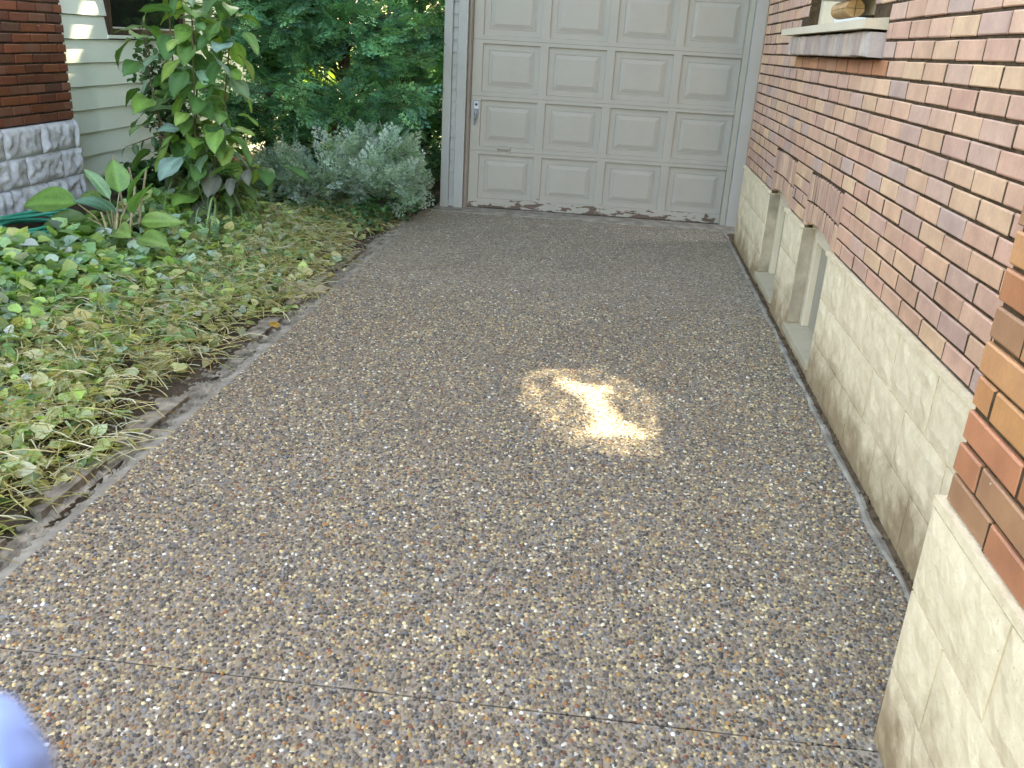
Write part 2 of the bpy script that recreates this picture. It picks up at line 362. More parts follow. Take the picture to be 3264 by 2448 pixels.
for i in range(2600):
    y = random.uniform(1.2, 8.1); x = -1.63 - abs(random.gauss(0, .09)); q = random.uniform(.003, .017)
    z = max(-.03, bed_z(x, y)) if x < -1.72 else -.012
    ec.add([(x + q * random.uniform(.6, 1.3) * a, y + q * random.uniform(.6, 1.4) * b, z + q * c) for a, b, c in ((1, 0, 0), (0, 1, 0), (-1, 0, 0), (0, -1, 0), (.1, .1, .8))], [(0, 1, 4), (1, 2, 4), (2, 3, 4), (3, 0, 4)])
o = ec.build('cement_crumbs', M['concrete_dark'], driveo); o['kind'] = 'stuff'
# strip of cement between drive and right wall + muddy gap
def wallx(y): return 1.0552 + .0224 * y
vs = []; n = 150
for i in range(n + 1):
    y = 1.8 + 6.5 * i / n; x = wallx(y); a = .062 + .02 * mnoise.noise(Vector((y * 3, 7, 0))); b = .034 + .014 * mnoise.noise(Vector((y * 5, 9, 0)))
    vs += [(x - a, y, .0045), (x - a * .8, y, .009), (x - b, y, .006), (x - b, y, -.05)]
mesh_obj('edge_strip', vs, [(i * 4 + k, i * 4 + k + 1, i * 4 + k + 5, i * 4 + k + 4) for i in range(n) for k in range(3)], M['concrete'], driveo)
g = MB(); g.add([(wallx(1.8) - .045, 1.8, .0035), (wallx(8.2) - .045, 8.2, .0035), (wallx(8.2) + .1, 8.2, .005), (wallx(1.8) + .1, 1.8, .005)], [(0, 1, 2, 3)])
g.build('mud_gap', M['mud'], driveo)
cl = MB()
for i in range(420):
    y = random.uniform(1.9, 7.6); x = wallx(y) - random.uniform(.0, .04); r = random.uniform(.004, .012)
    cl.add([(x + r * random.uniform(.6, 1.2) * a, y + r * random.uniform(.6, 1.3) * b, .005 + r * c) for a, b, c in ((1, 0, 0), (0, 1, 0), (-1, 0, 0), (0, -1, 0), (0, 0, 1))], [(0, 1, 4), (1, 2, 4), (2, 3, 4), (3, 0, 4)])
o = cl.build('mud_crumbs', M['mud'], driveo); o['kind'] = 'stuff'

# ------------------------------------------------------------------ brick house on the right
house = empty('brick_house', (1.0552, 0, 0), -math.atan(.0224))
tag(house, 'orange brick house with cream painted block foundation along the drive', 'house')
ZT = .667; PZ = .0735; PL = .245; S_END = 7.86; PIER_S = 1.757; PIER_N = .30
UP = (4.44, 6.03, 1.68, 3.1)          # upper window opening s0,s1,z0,z1
BW = [(5.66, 6.36, .10, .735), (4.39, 5.09, .10, .735)]
core = MB()
rectgrid(core, .0075, .35, .0, S_END - .012, ZT, 2.62, [UP] + [(b[0], b[1], ZT - .1, .74) for b in BW])
core.box(-PIER_N + .0085, .007, -.6, PIER_S - .012, ZT, 2.62)
core.build('wall_core', M['mortar'], house)
upc = MB(); rectgrid(upc, .002, .35, -4, S_END, 2.62, 5.0, [(UP[0], UP[1], 2.6, 3.1)]); upc.box(-PIER_N, .001, -.6, PIER_S, 2.621, 5.6)
upc.build('upper_wall', M['brick_far'], house)
bk = MB(); bk.box(.351, 7, -4, S_END - .02, -.1, 4.98); bk.box(.3, 7, -4, -.001, -.1, 2.6); bk.build('house_body', M['brick_far'], house)
rf = MB(); rf.add([(.1, -4.2, 5.0), (.1, 7.9, 5.0), (7.2, 7.9, 5.0), (7.2, -4.2, 5.0), (3.6, -4.2, 6.6), (3.6, 7.9, 6.6)], [(0, 1, 5, 4), (1, 2, 5), (2, 3, 4, 5), (3, 0, 4), (0, 3, 2, 1)]); rf.build('roof', M['roof'], house)

WALL_SHEEN_C = ['#e0b496', '#dcae92', '#e3b896', '#d9a992', '#d6a48e', '#dfb49a', '#d2ab98', '#e5bc98', '#d0a592', '#dcac92', '#cca696', '#e0b292', '#d6ad98', '#caaa9c', '#e2b696', '#d9ab94', '#ddb096', '#d7a98e']  # paler than the bare brick: grazing sky sheen is put into the colour
PIERC = ['#c4865c', '#bc7a52', '#c98e60', '#c07c58', '#ae7e5c', '#c68a58', '#ba8462', '#b67654', '#c28456']
SILLC = ['#b8a698', '#c4b2a4', '#aca09a', '#c0aa9a', '#b09a90', '#bcaea8']
def brick_mesh(L, H, D, seed):
    rnd = random.Random(seed); b = .004; j = lambda: rnd.uniform(-.0012, .0012)
    # front face at x=0 (outward -x), back at x=D ; centred in y,z
    vs = []
    for (y, z) in ((-L / 2, -H / 2), (L / 2, -H / 2), (L / 2, H / 2), (-L / 2, H / 2)):
        vs.append((D, y, z))
    for (y, z) in ((-L / 2, -H / 2), (L / 2, -H / 2), (L / 2, H / 2), (-L / 2, H / 2)):
        vs.append((b, y + j(), z + j()))
    for (y, z) in ((-L / 2, -H / 2), (L / 2, -H / 2), (L / 2, H / 2), (-L / 2, H / 2)):
        vs.append((j() * .8, y - math.copysign(b, y), z - math.copysign(b, z)))
    fs = [(8, 11, 10, 9)]
    for k in range(4):
        a = (k + 1) % 4; fs += [(k, 4 + k, 4 + a, a), (4 + k, 8 + k, 8 + a, 4 + a)]
    fs = [f[::-1] for f in fs[1:]] + [fs[0]]
    me = bpy.data.meshes.new('brick'); me.from_pydata(vs, [], fs)
    me.update()
    import bmesh
    bm = bmesh.new(); bm.from_mesh(me); bmesh.ops.recalc_face_normals(bm, faces=bm.faces); bm.normal_update()
    f = max(bm.faces, key=lambda q: -q.calc_center_median().x)
    if f.normal.x > 0: bmesh.ops.reverse_faces(bm, faces=bm.faces)
    bm.to_mesh(me); bm.free(); me.materials.append(M['brick']); return me
BL, BH = PL - .008, PZ - .0105
bmeshes = [brick_mesh(BL, BH, .06, i) for i in range(6)]
brks = []      # (n, s_center, z_center, length, palette, rot)
def course_bricks(s0, s1, k, n, pal, blocks):
    zb = ZT + .006 + k * PZ; zt = zb + BH; off = (k % 2) * PL / 2 + (.03 * ((k * 7) % 3 - 1))
    a = s1
    segs = []
    iv = [(s0, s1)]
    for (b0, b1, z0, z1) in blocks:
        if zt > z0 + .004 and zb < z1 - .004:
            nv = []
            for (p, q) in iv:
                if b1 <= p or b0 >= q: nv.append((p, q)); continue
                if b0 - p > .03: nv.append((p, b0 - .004))
                if q - b1 > .03: nv.append((b1 + .004, q))
            iv = nv
    for (p, q) in iv:
        # joints at s1 - off - m*PL
        js = [s1 - off - m * PL for m in range(-1, int((s1 - s0) / PL) + 3)]
        cuts = sorted([j for j in js if p + .035 < j < q - .035] + [p, q])
        for u, v in zip(cuts, cuts[1:]):
            L = v - u - .008
            if L > .02: brks.append((n, (u + v) / 2, (zb + zt) / 2, L, pal))
ARCH = [(b[0] - .045, b[1] + .045, ZT - .1, .90) for b in BW]
SILLB = (4.15, 6.235, 1.560, 1.735)
NC = int((2.60 - ZT) / PZ)
for k in range(NC):
    course_bricks(PIER_S - .25, S_END, k, 0, 0, ARCH + [(UP[0], UP[1], UP[2], 9), SILLB])
    course_bricks(.2, PIER_S, k, PIER_N, 1, [])
def score(b):
    p = Vector((1.0552 - b[0] + .0224 * b[1], b[1], b[2])); d = p - CAM_LOC; w = d.dot(cw)
    if w < .2: return 0
    u = 878 * d.dot(cr) / w; v = 878 * d.dot(cu) / w
    vis = abs(u) < 530 and abs(v) < 400
    return (abs(d.x) / d.length) / d.length_squared * b[3] * (1 if vis else .001)
brks.sort(key=score, reverse=True)
def bcol(b):
    if b[4] == 0:
        c = srgb(random.choice(WALL_SHEEN_C))
        if 1.40 < b[2] < 1.56 and 4.15 < b[1] < 6.2 and b[2] > 1.49: c = srgb(random.choice(PIERC))  # bricks under the sill painted darker, as without sky sheen
    elif b[4] == 1: c = srgb(random.choice(PIERC))
    else: c = srgb(random.choice(SILLC))
    f = random.uniform(.93, 1.07); return tuple(min(1, v * f) for v in c)
jb = MB()
for i, b in enumerate(brks):
    c = bcol(b); dn = random.uniform(-.002, .002)
    if i < 300:
        o = bpy.data.objects.new('brick', random.choice(bmeshes)); C.objects.link(o); o.parent = house
        o.location = (-b[0] + dn, b[1], b[2] + random.uniform(-.001, .001)); o.scale = (1, b[3] / BL, 1); o.rotation_euler = (random.uniform(-.006, .006), 0, random.uniform(-.008, .008)); o.color = (*c, 1)
    else:
        me = random.choice(bmeshes); vs = [(-b[0] + dn + v.co.x, b[1] + v.co.y * b[3] / BL, b[2] + v.co.z) for v in me.vertices]
        jb.add(vs, [tuple(p.vertices) for p in me.polygons], c)
hj = MB()
for b in brks:
    y = b[1] - b[3] / 2 - .004
    if b[3] > .05: hj.box(-b[0] + .0018, -b[0] + .009, y - .006, y + .006, b[2] - BH / 2 - .001, b[2] + BH / 2 - .004)
o = hj.build('head_joints', M['mortar'], house); o['kind'] = 'stuff'
o = mesh_obj('bricks', jb.v, jb.f, M['brick_joined'], house, jb.c); o['kind'] = 'stuff'
# arches of upright bricks over the two basement windows, two rings each
abm = [brick_mesh(.058, .106, .06, 40 + i) for i in range(4)]
for b in BW:
    mid = (b[0] + b[1]) / 2; half = (b[1] - b[0]) / 2 + .045; nb = 12; aj = MB()
    for k in range(1, nb):
        u = -1 + 2 * k / nb; q = 1 - u * u; aj.box(-.0035, .006, mid + u * half - .0042, mid + u * half + .0042, ZT + .006 + .045 * q, .944 + .010 * q)
    aj.build('arch_joints', M['mortar'], house)
    for k in range(nb):
        u = -1 + 2 * (k + .5) / nb; q = 1 - u * u
        zs = [ZT + .003 + (.045 * q if abs(u) < .88 else 0), .802 + .014 * q, .948 + .010 * q]
        for ring in range(2):
            h = zs[ring + 1] - zs[ring] - (.010 if ring == 0 else .006)
            o = bpy.data.objects.new('arch_brick', random.choice(abm)); C.objects.link(o); o.parent = house
            o.location = (-.005 + random.uniform(-.003, .002), mid + u * half, zs[ring] + h / 2); o.rotation_euler = (-.10 * u, 0, 0); o.scale = (1, 1, h / .106)
            c = srgb(random.choice(['#dab296', '#d0a78e', '#c99f8a', '#deb698', '#c29c8c'])); o.color = (*c, 1)
# rowlock brick sill of the upper window
sbm = [brick_mesh(.072, .100, .10, 60 + i) for i in range(4)]
s = SILLB[0] + .04; 
while s < SILLB[1] - .03:
    o = bpy.data.objects.new('sill_brick', random.choice(sbm)); C.objects.link(o); o.parent = house
    o.location = (-.065 + random.uniform(-.003, .003), s, 1.605 + random.uniform(-.003, .003)); c = srgb(random.choice(SILLC)); o.color = (*c, 1); s += .079
sm = MB(); sm.box(-.058, .02, SILLB[0] + .01, SILLB[1] - .01, 1.562, 1.650); sm.build('sill_mortar', M['mortar'], house)

# foundation blocks, rock faced and painted
def rock_block(w, h, d, seed, amp, nx_=10, nz_=6, marg=.02):
    vs = []; fs = []
    for j in range(nz_ + 1):
        for i in range(nx_ + 1):
            y = -w / 2 + w * i / nx_; z = -h / 2 + h * j / nz_
            e = min(1, min(y + w / 2, w / 2 - y) / (marg * 2.2), min(z + h / 2, h / 2 - z) / (marg * 2)); e = max(0, e)
            nn = .5 + .55 * mnoise.noise(Vector((y * 12, z * 15, seed * 3.7))) + .5 * mnoise.noise(Vector((y * 27, z * 31, seed * 1.3)))
            vs.append((-amp * nn * e - (0 if e < .05 else 0), y, z))
    W = nx_ + 1
    fs = [(j * W + i, (j + 1) * W + i, (j + 1) * W + i + 1, j * W + i + 1) for j in range(nz_) for i in range(nx_)]
    b = len(vs); vs += [(d, -w / 2, -h / 2), (d, w / 2, -h / 2), (d, w / 2, h / 2), (d, -w / 2, h / 2)]
    c = (0, nx_, nz_ * W + nx_, nz_ * W)
    edge = [[j for j in range(0, nx_ + 1)], [j * W + nx_ for j in range(nz_ + 1)], [nz_ * W + j for j in range(nx_, -1, -1)], [j * W for j in range(nz_, -1, -1)]]
    for k, E_ in enumerate(edge): fs.append(tuple(E_) + (b + (k + 1) % 4, b + k))
    me = bpy.data.meshes.new('block'); me.from_pydata(vs, [], fs); me.update()
    import bmesh
    bm = bmesh.new(); bm.from_mesh(me); bmesh.ops.recalc_face_normals(bm, faces=bm.faces)
    bm.faces.ensure_lookup_table()
    if bm.faces[len(fs) // 2].normal.x > 0: bmesh.ops.reverse_faces(bm, faces=bm.faces)
    bm.to_mesh(me); bm.free(); return me
fc = MB(); rectgrid(fc, -.004, .34, 1.0, S_END, -.2, ZT - .016, [(b[0] + .0, b[1] - .0, b[2] - .03, 1) for b in BW])
fc.box(-PIER_N - .006, -.005, -.8, PIER_S + .02, -.2, ZT - .016); fc.build('foundation_core', M['cream_block'], house)
FH = (ZT - .02) / 3
bi = 0
def fblocks(s0, s1, nface, blocks, lw=.43):
    global bi
    for k in range(3):
        zb = k * FH + .0; zt = zb + FH; off = (k % 2) * lw / 2; s = s1 + off
        iv = [(s0, s1)]
        for (b0, b1, z0, z1) in blocks:
            if zt > z0 + .02:
                nv = []
                for (p, q) in iv:
                    if b1 <= p or b0 >= q: nv.append((p, q)); continue
                    if b0 > p: nv.append((p, b0))
                    if b1 < q: nv.append((b1, q))
                iv = nv
        for (p, q) in iv:
            cuts = sorted([p, q] + [s1 - off - m * lw for m in range(0, 40) if p + .07 < s1 - off - m * lw < q - .07])
            for u, v in zip(cuts, cuts[1:]):
                w = v - u - .007
                me = rock_block(w, FH - .007, .06, bi, .010, max(3, int(w / .045)), 5); me.materials.append(M['cream_block'])
                o = link('foundation_block', me, None, house); o.location = (nface, (u + v) / 2, zb + FH / 2); bi += 1
fblocks(PIER_S - .1, S_END, -.010, [(b[0], b[1], b[2], 1) for b in BW])
fblocks(.1, PIER_S + .02, -PIER_N - .012, [])
wt = MB()
rectgrid(wt, -.024, .0, PIER_S, S_END, ZT - .018, ZT + .0, [(b[0] - .0, b[1] + .0, 0, 1) for b in BW]); wt.box(-PIER_N - .0135, -PIER_N + .03, .0, PIER_S + .0215, ZT - .019, ZT + .003)
wt.build('foundation_ledge', M['cream_block'], house)
# basement windows
for i, b in enumerate(BW):
    w = empty('basement_window'); w.parent = house; w['label'] = 'boarded basement window under a brick arch' 
    f = MB(); D0, D1 = .062, .13
    f.box(D0, D1, b[0] + .002, b[0] + .075, b[2], .70, bev=.004); f.box(D0, D1, b[1] - .075, b[1] - .002, b[2], .70, bev=.004); f.box(D0 + .002, D1, b[0] + .076, b[1] - .076, .585, .745, bev=.004)
    f.build('frame', M['cream_paint'], w)
    f = MB(); f.box(D0 - .02, D0 - .002, b[0] + .002, b[1] - .002, .66, .78); f.build('arch_board', M['cream_paint'], w)
    f = MB(); f.box(D1 - .03, D1 - .01, b[0] + .076, b[1] - .076, b[2] + .005, .584); f.build('panel_board', M['panel_paint'], w)
    f = MB(); f.add([(-.026, b[0] - .02, b[2] - .045), (-.026, b[1] + .02, b[2] - .045), (-.026, b[1] + .02, b[2] - .012), (-.026, b[0] - .02, b[2] - .012), (.2, b[0] - .02, b[2] - .06), (.2, b[1] + .02, b[2] - .06), (.2, b[1] + .02, b[2] + .012), (.2, b[0] - .02, b[2] + .012)],
          [(0, 1, 2, 3), (3, 2, 6, 7), (4, 7, 6, 5), (0, 4, 5, 1), (0, 3, 7, 4), (1, 5, 6, 2)]); f.build('sill', M['dirty_sill'], w)
    f = MB(); f.box(-.006, .060, b[0] + .0005, b[0] + .006, b[2], ZT - .02); f.build('jamb', M['jamb_stone'], w)
    f = MB(); f.box(-.006, .060, b[1] - .006, b[1] - .0005, b[2], ZT - .02); f.build('jamb', M['jamb_stone'], w)
# upper window
w = empty('sash_window'); w.parent = house
f = MB(); f.add([(-.09, SILLB[0] + .02, 1.668), (-.09, 6.42, 1.668), (-.09, 6.42, 1.706), (-.09, SILLB[0] + .02, 1.706), (.2, SILLB[0] + .02, 1.664), (.2, 6.42, 1.664), (.2, 6.42, 1.735), (.2, SILLB[0] + .02, 1.735)],
      [(0, 1, 2, 3), (3, 2, 6, 7), (4, 7, 6, 5), (0, 4, 5, 1), (0, 3, 7, 4), (1, 5, 6, 2)]); f.build('wooden_sill', M['cream_paint'], w)
f = MB(); f.box(.06, .2, UP[1] - .11, UP[1] - .002, 1.72, 3.08, bev=.005); f.box(.06, .2, UP[0] + .002, UP[0] + .11, 1.72, 3.08, bev=.005); f.box(.06, .2, UP[0] + .111, UP[1] - .111, 2.98, 3.08); f.build('frame', M['cream_paint'], w)
f = MB(); f.box(.13, .19, UP[1] - .17, UP[1] - .112, 1.73, 2.95, bev=.004); f.box(.13, .19, UP[0] + .112, UP[0] + .17, 1.73, 2.95, bev=.004); f.box(.132, .188, UP[0] + .171, UP[1] - .171, 1.735, 1.80, bev=.004); f.build('sash', M['white_paint'], w)
f = MB(); f.box(.155, .165, UP[0] + .1, UP[1] - .1, 1.79, 2.98); f.build('pane', M['glass'], w)
f = MB(); f.box(-.12, .11, UP[0] + .005, UP[0] + .62, 1.814, 1.85, bev=.004); f.build('shelf_board', M['cream_paint'], w)
f = MB(); f.box(.03, .125, UP[0] + .012, UP[0] + .45, 1.74, 1.813, bev=.003); f.build('backing_board', M['cream_paint'], w)
wb = empty('wooden_bracket', (1.0552 + .0224 * 4.56, 4.56, 1.716), -math.atan(.0224)); tag(wb, 'bracket of four rounded raw wood blocks lying on the window sill', 'bracket')
for (sx, sz) in ((-1, -1), (1, -1), (-1, 1), (1, 1)):
    f = MB(); R4 = .041; poly = [(0, 0)] + [(R4 * math.cos(k / 6 * math.pi / 2), R4 * math.sin(k / 6 * math.pi / 2)) for k in range(7)]
    poly = [(-.052 + sx * (.002 + a_), .047 + sz * (.001 + b_ * .92)) for a_, b_ in poly]; n = len(poly)
    y0 = random.uniform(-.02, .02)
    f.add([(x_, y0, z_) for x_, z_ in poly] + [(x_, .34, z_) for x_, z_ in poly], [tuple(range(n)), tuple(range(2 * n - 1, n - 1, -1))] + [(k, (k + 1) % n, n + (k + 1) % n, n + k) for k in range(n)])
    f.build('wood_block', M['wood'], wb)

# ------------------------------------------------------------------ garage
gar = empty('garage', (-1.259, 8.604, 0), math.atan(.0472 / 2.44)); tag(gar, 'grey trimmed garage with raised panel door at the end of the drive', 'garage')
SEC = [(.012, .549), (.551, 1.044), (1.046, 1.539), (1.541, 2.05)]
PX = [(.092 + .606 * i, .092 + .606 * i + .530) for i in range(4)]
for k, (z0, z1) in enumerate(SEC):
    p0 = .098 if k == 0 else z0 + .038; p1 = z1 - .032
    f = MB(); hs = [(a, b_, p0, p1) for a, b_ in PX]
    xs = sorted({0, 2.44} | {v for h in hs for v in h[:2]}); zs = [z0, p0, p1, z1]
    for a, b_ in zip(xs, xs[1:]):
        for c, d in zip(zs, zs[1:]):
            if not any(h[0] < (a + b_) / 2 < h[1] and h[2] < (c + d) / 2 < h[3] for h in hs): f.box(a, b_, 0, .035, c, d)
    sec = f.build('door_section', M['door_peel'] if k == 0 else M['door_paint'], gar)
    if k == 0: sec['label'] = 'bottom door section with peeling paint along its rail'
    for (a, b_) in PX:
        f = MB(); r0 = [(a, p0), (b_, p0), (b_, p1), (a, p1)]
        def ring(m, y): return [(a + m, y, p0 + m), (b_ - m, y, p0 + m), (b_ - m, y, p1 - m), (a + m, y, p1 - m)]
        rings = [ring(0, .002), ring(.004, .014), ring(.042, .014), ring(.045, .008), ring(.050, .008), ring(.053, .015), ring(.088, .004), ring(.09, .0035)]
        rings = [ring(0, .012), ring(.003, .022), ring(.052, .022), ring(.054, .018), ring(.059, .018), ring(.062, .0225), ring(.098, .0125), ring(.10, .012)]
        vs = [v for r_ in rings for v in r_]; fs = [(4 * q + e, 4 * q + (e + 1) % 4, 4 * q + 4 + (e + 1) % 4, 4 * q + 4 + e) for q in range(len(rings) - 1) for e in range(4)] + [tuple(4 * (len(rings) - 1) + e for e in range(4))]
        f.add(vs, fs); f.build('raised_panel', M['door_paint'], sec)
bkp = MB(); bkp.box(-.03, 2.47, .036, .045, .0, 2.06); bkp.build('door_backing', M['dark'], gar)
st = MB(); st.box(.0, 2.44, -.004, .03, -.02, .0115); st.build('door_gap_shade', M['dark'], gar)  # dark strip paints the shaded gap under the door
def stile(x0, x1, y0, y1, name, mat, z0=0, z1=2.2, bev=.004):
    f = MB(); f.box(x0, x1, y0, y1, z0, z1, bev=bev); return f.build(name, mat, gar)
stile(-.040, -.002, -.045, .06, 'jamb', M['jamb_paint'])
stile(-.028, -.010, -.058, -.0455, 'door_stop', M['jamb_paint'])
stile(-.131, -.041, -.085, .06, 'casing', M['trim_paint'], .004)
stile(-.258, -.180, -.085, .06, 'corner_board', M['trim_paint'], -.0)
stile(2.442, 2.492, -.045, .06, 'jamb', mat_paint('beige_jamb', srgb('#aaa598'), .4))
stile(2.493, 2.598, -.085, .06, 'casing', M['trim_paint'], .004)
hd = MB(); hd.box(-.04, 2.5, -.04, .06, 2.06, 2.2); hd.build('header', M['trim_paint'], gar)
# lapped siding between the boards and over the rest of the front
LAP = .108
def lap(x0, x1, z, parent, mat, y=-.035):
    f = MB(); yb = y - .020; f.add([(x0, yb, z), (x1, yb, z), (x1, y, z + LAP + .004), (x0, y, z + LAP + .004), (x0, .05, z), (x1, .05, z), (x1, .05, z + LAP), (x0, .05, z + LAP)],
          [(0, 1, 2, 3), (0, 4, 5, 1), (4, 7, 6, 5), (3, 2, 6, 7), (0, 3, 7, 4), (1, 5, 6, 2)]); return f.build('siding_board', mat, parent)
for i in range(20): lap(-.1795, -.1315, .012 + LAP * i, gar, M['trim_paint'])
for i in range(20): lap(2.5985, 4.4, .012 + LAP * i, gar, M['trim_paint'])  # right part added unseen behind the house to block stray sun
for i in range(6): lap(-.258, 4.4, 2.202 + LAP * i, gar, M['trim_paint'])
gb = MB(); gb.box(-.25, 4.4, .061, 6, 0, 2.84); gb.build('garage_body', M['trim_paint'], gar)  # body widened to the right, out of view, to shut out a sun sliver
gr_ = MB(); gr_.add([(-.45, -.3, 2.86), (4.6, -.3, 2.86), (2.07, -.3, 3.8), (-.45, 6.3, 2.86), (4.6, 6.3, 2.86), (2.07, 6.3, 3.8), (-.45, -.3, 2.845), (4.6, -.3, 2.845), (-.45, 6.3, 2.845), (4.6, 6.3, 2.845)],
     [(0, 2, 5, 3), (1, 4, 5, 2), (0, 1, 2), (3, 5, 4), (6, 8, 9, 7), (0, 6, 7, 1), (0, 3, 8, 6), (1, 7, 9, 4)]); gr_.build('roof', M['roof'], gar)
# handle: escutcheon with tapering T grip, and lift handle
f = MB(); x = .052; f.box(x - .024, x + .024, -.008, -.0005, .925, 1.00, bev=.003); f.box(x - .019, x + .021, -.012, -.0005, .86, .924, bev=.003)
hnd = f.build('lock_handle', M['metal'], gar)
f = MB(); f.tube([(x + .004, -.022, .925), (x + .002, -.038, .89), (x - .004, -.036, .84), (x - .01, -.03, .785)], [.010, .016, .012, .005], 8); f.tube([(x + .004, -.004, .92), (x + .004, -.026, .92)], .009, 8); f.build('grip', M['metal'], hnd)
f = MB(); f.tube([(x, -.009, .965), (x, -.013, .965)], .011, 10); f.build('keyhole', M['dark'], hnd)
f = MB(); f.box(.265, .395, -.030, -.004, .575, .60, bev=.004); f.box(.265, .275, -.028, -.0005, .55, .574); f.box(.385, .395, -.028, -.0005, .55, .574); f.build('lift_handle', M['door_paint'], gar)
f = MB(); f.box(.24, .37, -.022, -.0005, .035, .055, bev=.003); f.build('lift_handle', M['door_paint'], gar)

# ------------------------------------------------------------------ house on the left: brick, rough stone base, white siding, brown window
lh = empty('sided_house', (-4.0, 0, 0)); tag(lh, 'house with dark red brick, rough grey stone base and white lap siding', 'house')
YB = 6.60; LP = .067; LLn = .205
f = MB(); f.box(-.6, -.012, -1, YB - .012, .80, 2.3); f.build('wall_core', M['mortar_dark'], lh)
f = MB(); f.box(-6, -.0, -3, YB, 2.3, 3.2); f.box(-6, -.601, -3, YB - .1, -.2, 2.3); f.box(-6, -.2, YB - .1, 11, -.2, 3.199); f.build('house_body', M['siding'], lh)
f = MB(); f.add([(.2, -3.2, 3.2), (.2, 11.2, 3.2), (-6.3, 11.2, 3.2), (-6.3, -3.2, 3.2), (-3, -3.2, 4.5), (-3, 11.2, 4.5)], [(0, 1, 5, 4), (1, 2, 5), (2, 3, 4, 5), (3, 0, 4), (0, 3, 2, 1)]); f.build('roof', M['roof'], lh)
RED = ['#7d4436', '#8a4c3a', '#6f3c32', '#93523c', '#64403a', '#7c4c3c', '#8c5038', '#734034', '#85584a']
lb = [brick_mesh(LLn - .010, LP - .012, .05, 80 + i) for i in range(5)]
def flipx(me):
    for v in me.vertices: v.co.x = -v.co.x
    me.flip_normals(); return me
lb = [flipx(m) for m in lb]
for k in range(20):
    z = .802 + LP * (k + .5); y = YB - (k % 2) * LLn / 2
    if k % 2:
        o = bpy.data.objects.new('brick', random.choice(lb)); C.objects.link(o); o.parent = lh; o.location = (random.uniform(-.002, .002), YB - LLn / 4 + .002, z); o.scale = (1, .5, 1); o.color = (*srgb(random.choice(RED)), 1)
    while y > 4.6:
        o = bpy.data.objects.new('brick', random.choice(lb)); C.objects.link(o); o.parent = lh
        o.location = (random.uniform(-.003, .003), y - LLn / 2, z + random.uniform(-.0015, .0015)); c = srgb(random.choice(RED)); ff = random.uniform(.8, 1.15); o.color = (*[v * ff for v in c], 1); o.rotation_euler = (random.uniform(-.008, .008), 0, 0); y -= LLn
f = MB(); f.box(-.6, .012, -1, YB - .005, -.2, .795); f.build('foundation_core', M['grey_stone'], lh)
sb = 0
for k in range(4):
    h = .2; z0 = .795 - h * (k + 1); lw = .42; off = (k % 2) * .21 + .05; y = YB
    cuts = [YB + .012] + [YB - off - m * lw for m in range(0, 6)]
    for v, u in zip(cuts, cuts[1:]):
        if v - u < .06: continue
        me = flipx(rock_block(v - u - .005, h - .005, .06, 200 + sb, .04, max(4, int((v - u) / .02)), 10, .012)); me.materials.append(M['grey_stone']); sb += 1
        me.polygons.foreach_set('use_smooth', [True] * len(me.polygons))
        o = link('stone_block', me, None, lh); o.location = (.018, (u + v) / 2, z0 + h / 2)
WL = (7.285, 8.66, 1.405, 2.5)
SX = -.045
def sboard(y0, y1, z, h=.1735):
    f = MB(); f.add([(SX + .006, y0, z), (SX + .006, y1, z), (SX - .016, y1, z + h - .006), (SX - .016, y0, z + h - .006), (SX - .06, y0, z), (SX - .06, y1, z), (SX - .06, y1, z + h - .006), (SX - .06, y0, z + h - .006)],
          [(0, 1, 2, 3), (0, 4, 5, 1), (4, 7, 6, 5), (3, 2, 6, 7), (0, 3, 7, 4), (1, 5, 6, 2)]); return f.build('siding_board', M['siding'], lh)
for k in range(-2, 16):
    z = .330 + .1735 * k
    if z + .17 > WL[2] + .02 and z < WL[3] - .02:
        sboard(YB - .06, WL[0] - .001, z); sboard(WL[1] + .001, 10.9, z)
    else: sboard(YB - .06, 10.9, z)
f = MB(); f.box(SX - .075, SX - .03, YB - .07, 11, 0, 3.19); f.build('shadow_sheathing', M['mortar_dark'], lh)  # dark colour paints the shadow lines between the siding laps
w = empty('window'); w.parent = lh
f = MB(); y0, y1, z0, z1 = WL
f.box(SX - .055, SX + .022, y0, y0 + .05, z0, z1, bev=.004); f.box(SX - .055, SX + .022, y1 - .05, y1, z0, z1, bev=.004); f.box(SX - .055, SX + .021, y0 + .051, y1 - .051, z0, z0 + .05, bev=.004); f.box(SX - .055, SX + .021, y0 + .051, y1 - .051, z1 - .05, z1, bev=.004); f.build('frame', M['brown_frame'], w)
f = MB(); f.box(SX - .03, SX - .02, y0 + .05, y1 - .05, z0 + .05, z1 - .05); f.build('pane', M['glass'], w)
f = MB(); f.box(SX - .012, SX + .004, y0 + .05, y1 - .05, z0 + .051, z0 + .062); f.build('sash_bead', M['white_paint'], w)
f = MB(); f.box(SX - .02, SX + .02, y0 - .02, y1 + .06, z0 - .028, z0 - .002, bev=.003); f.build('window_sill', M['siding'], w)

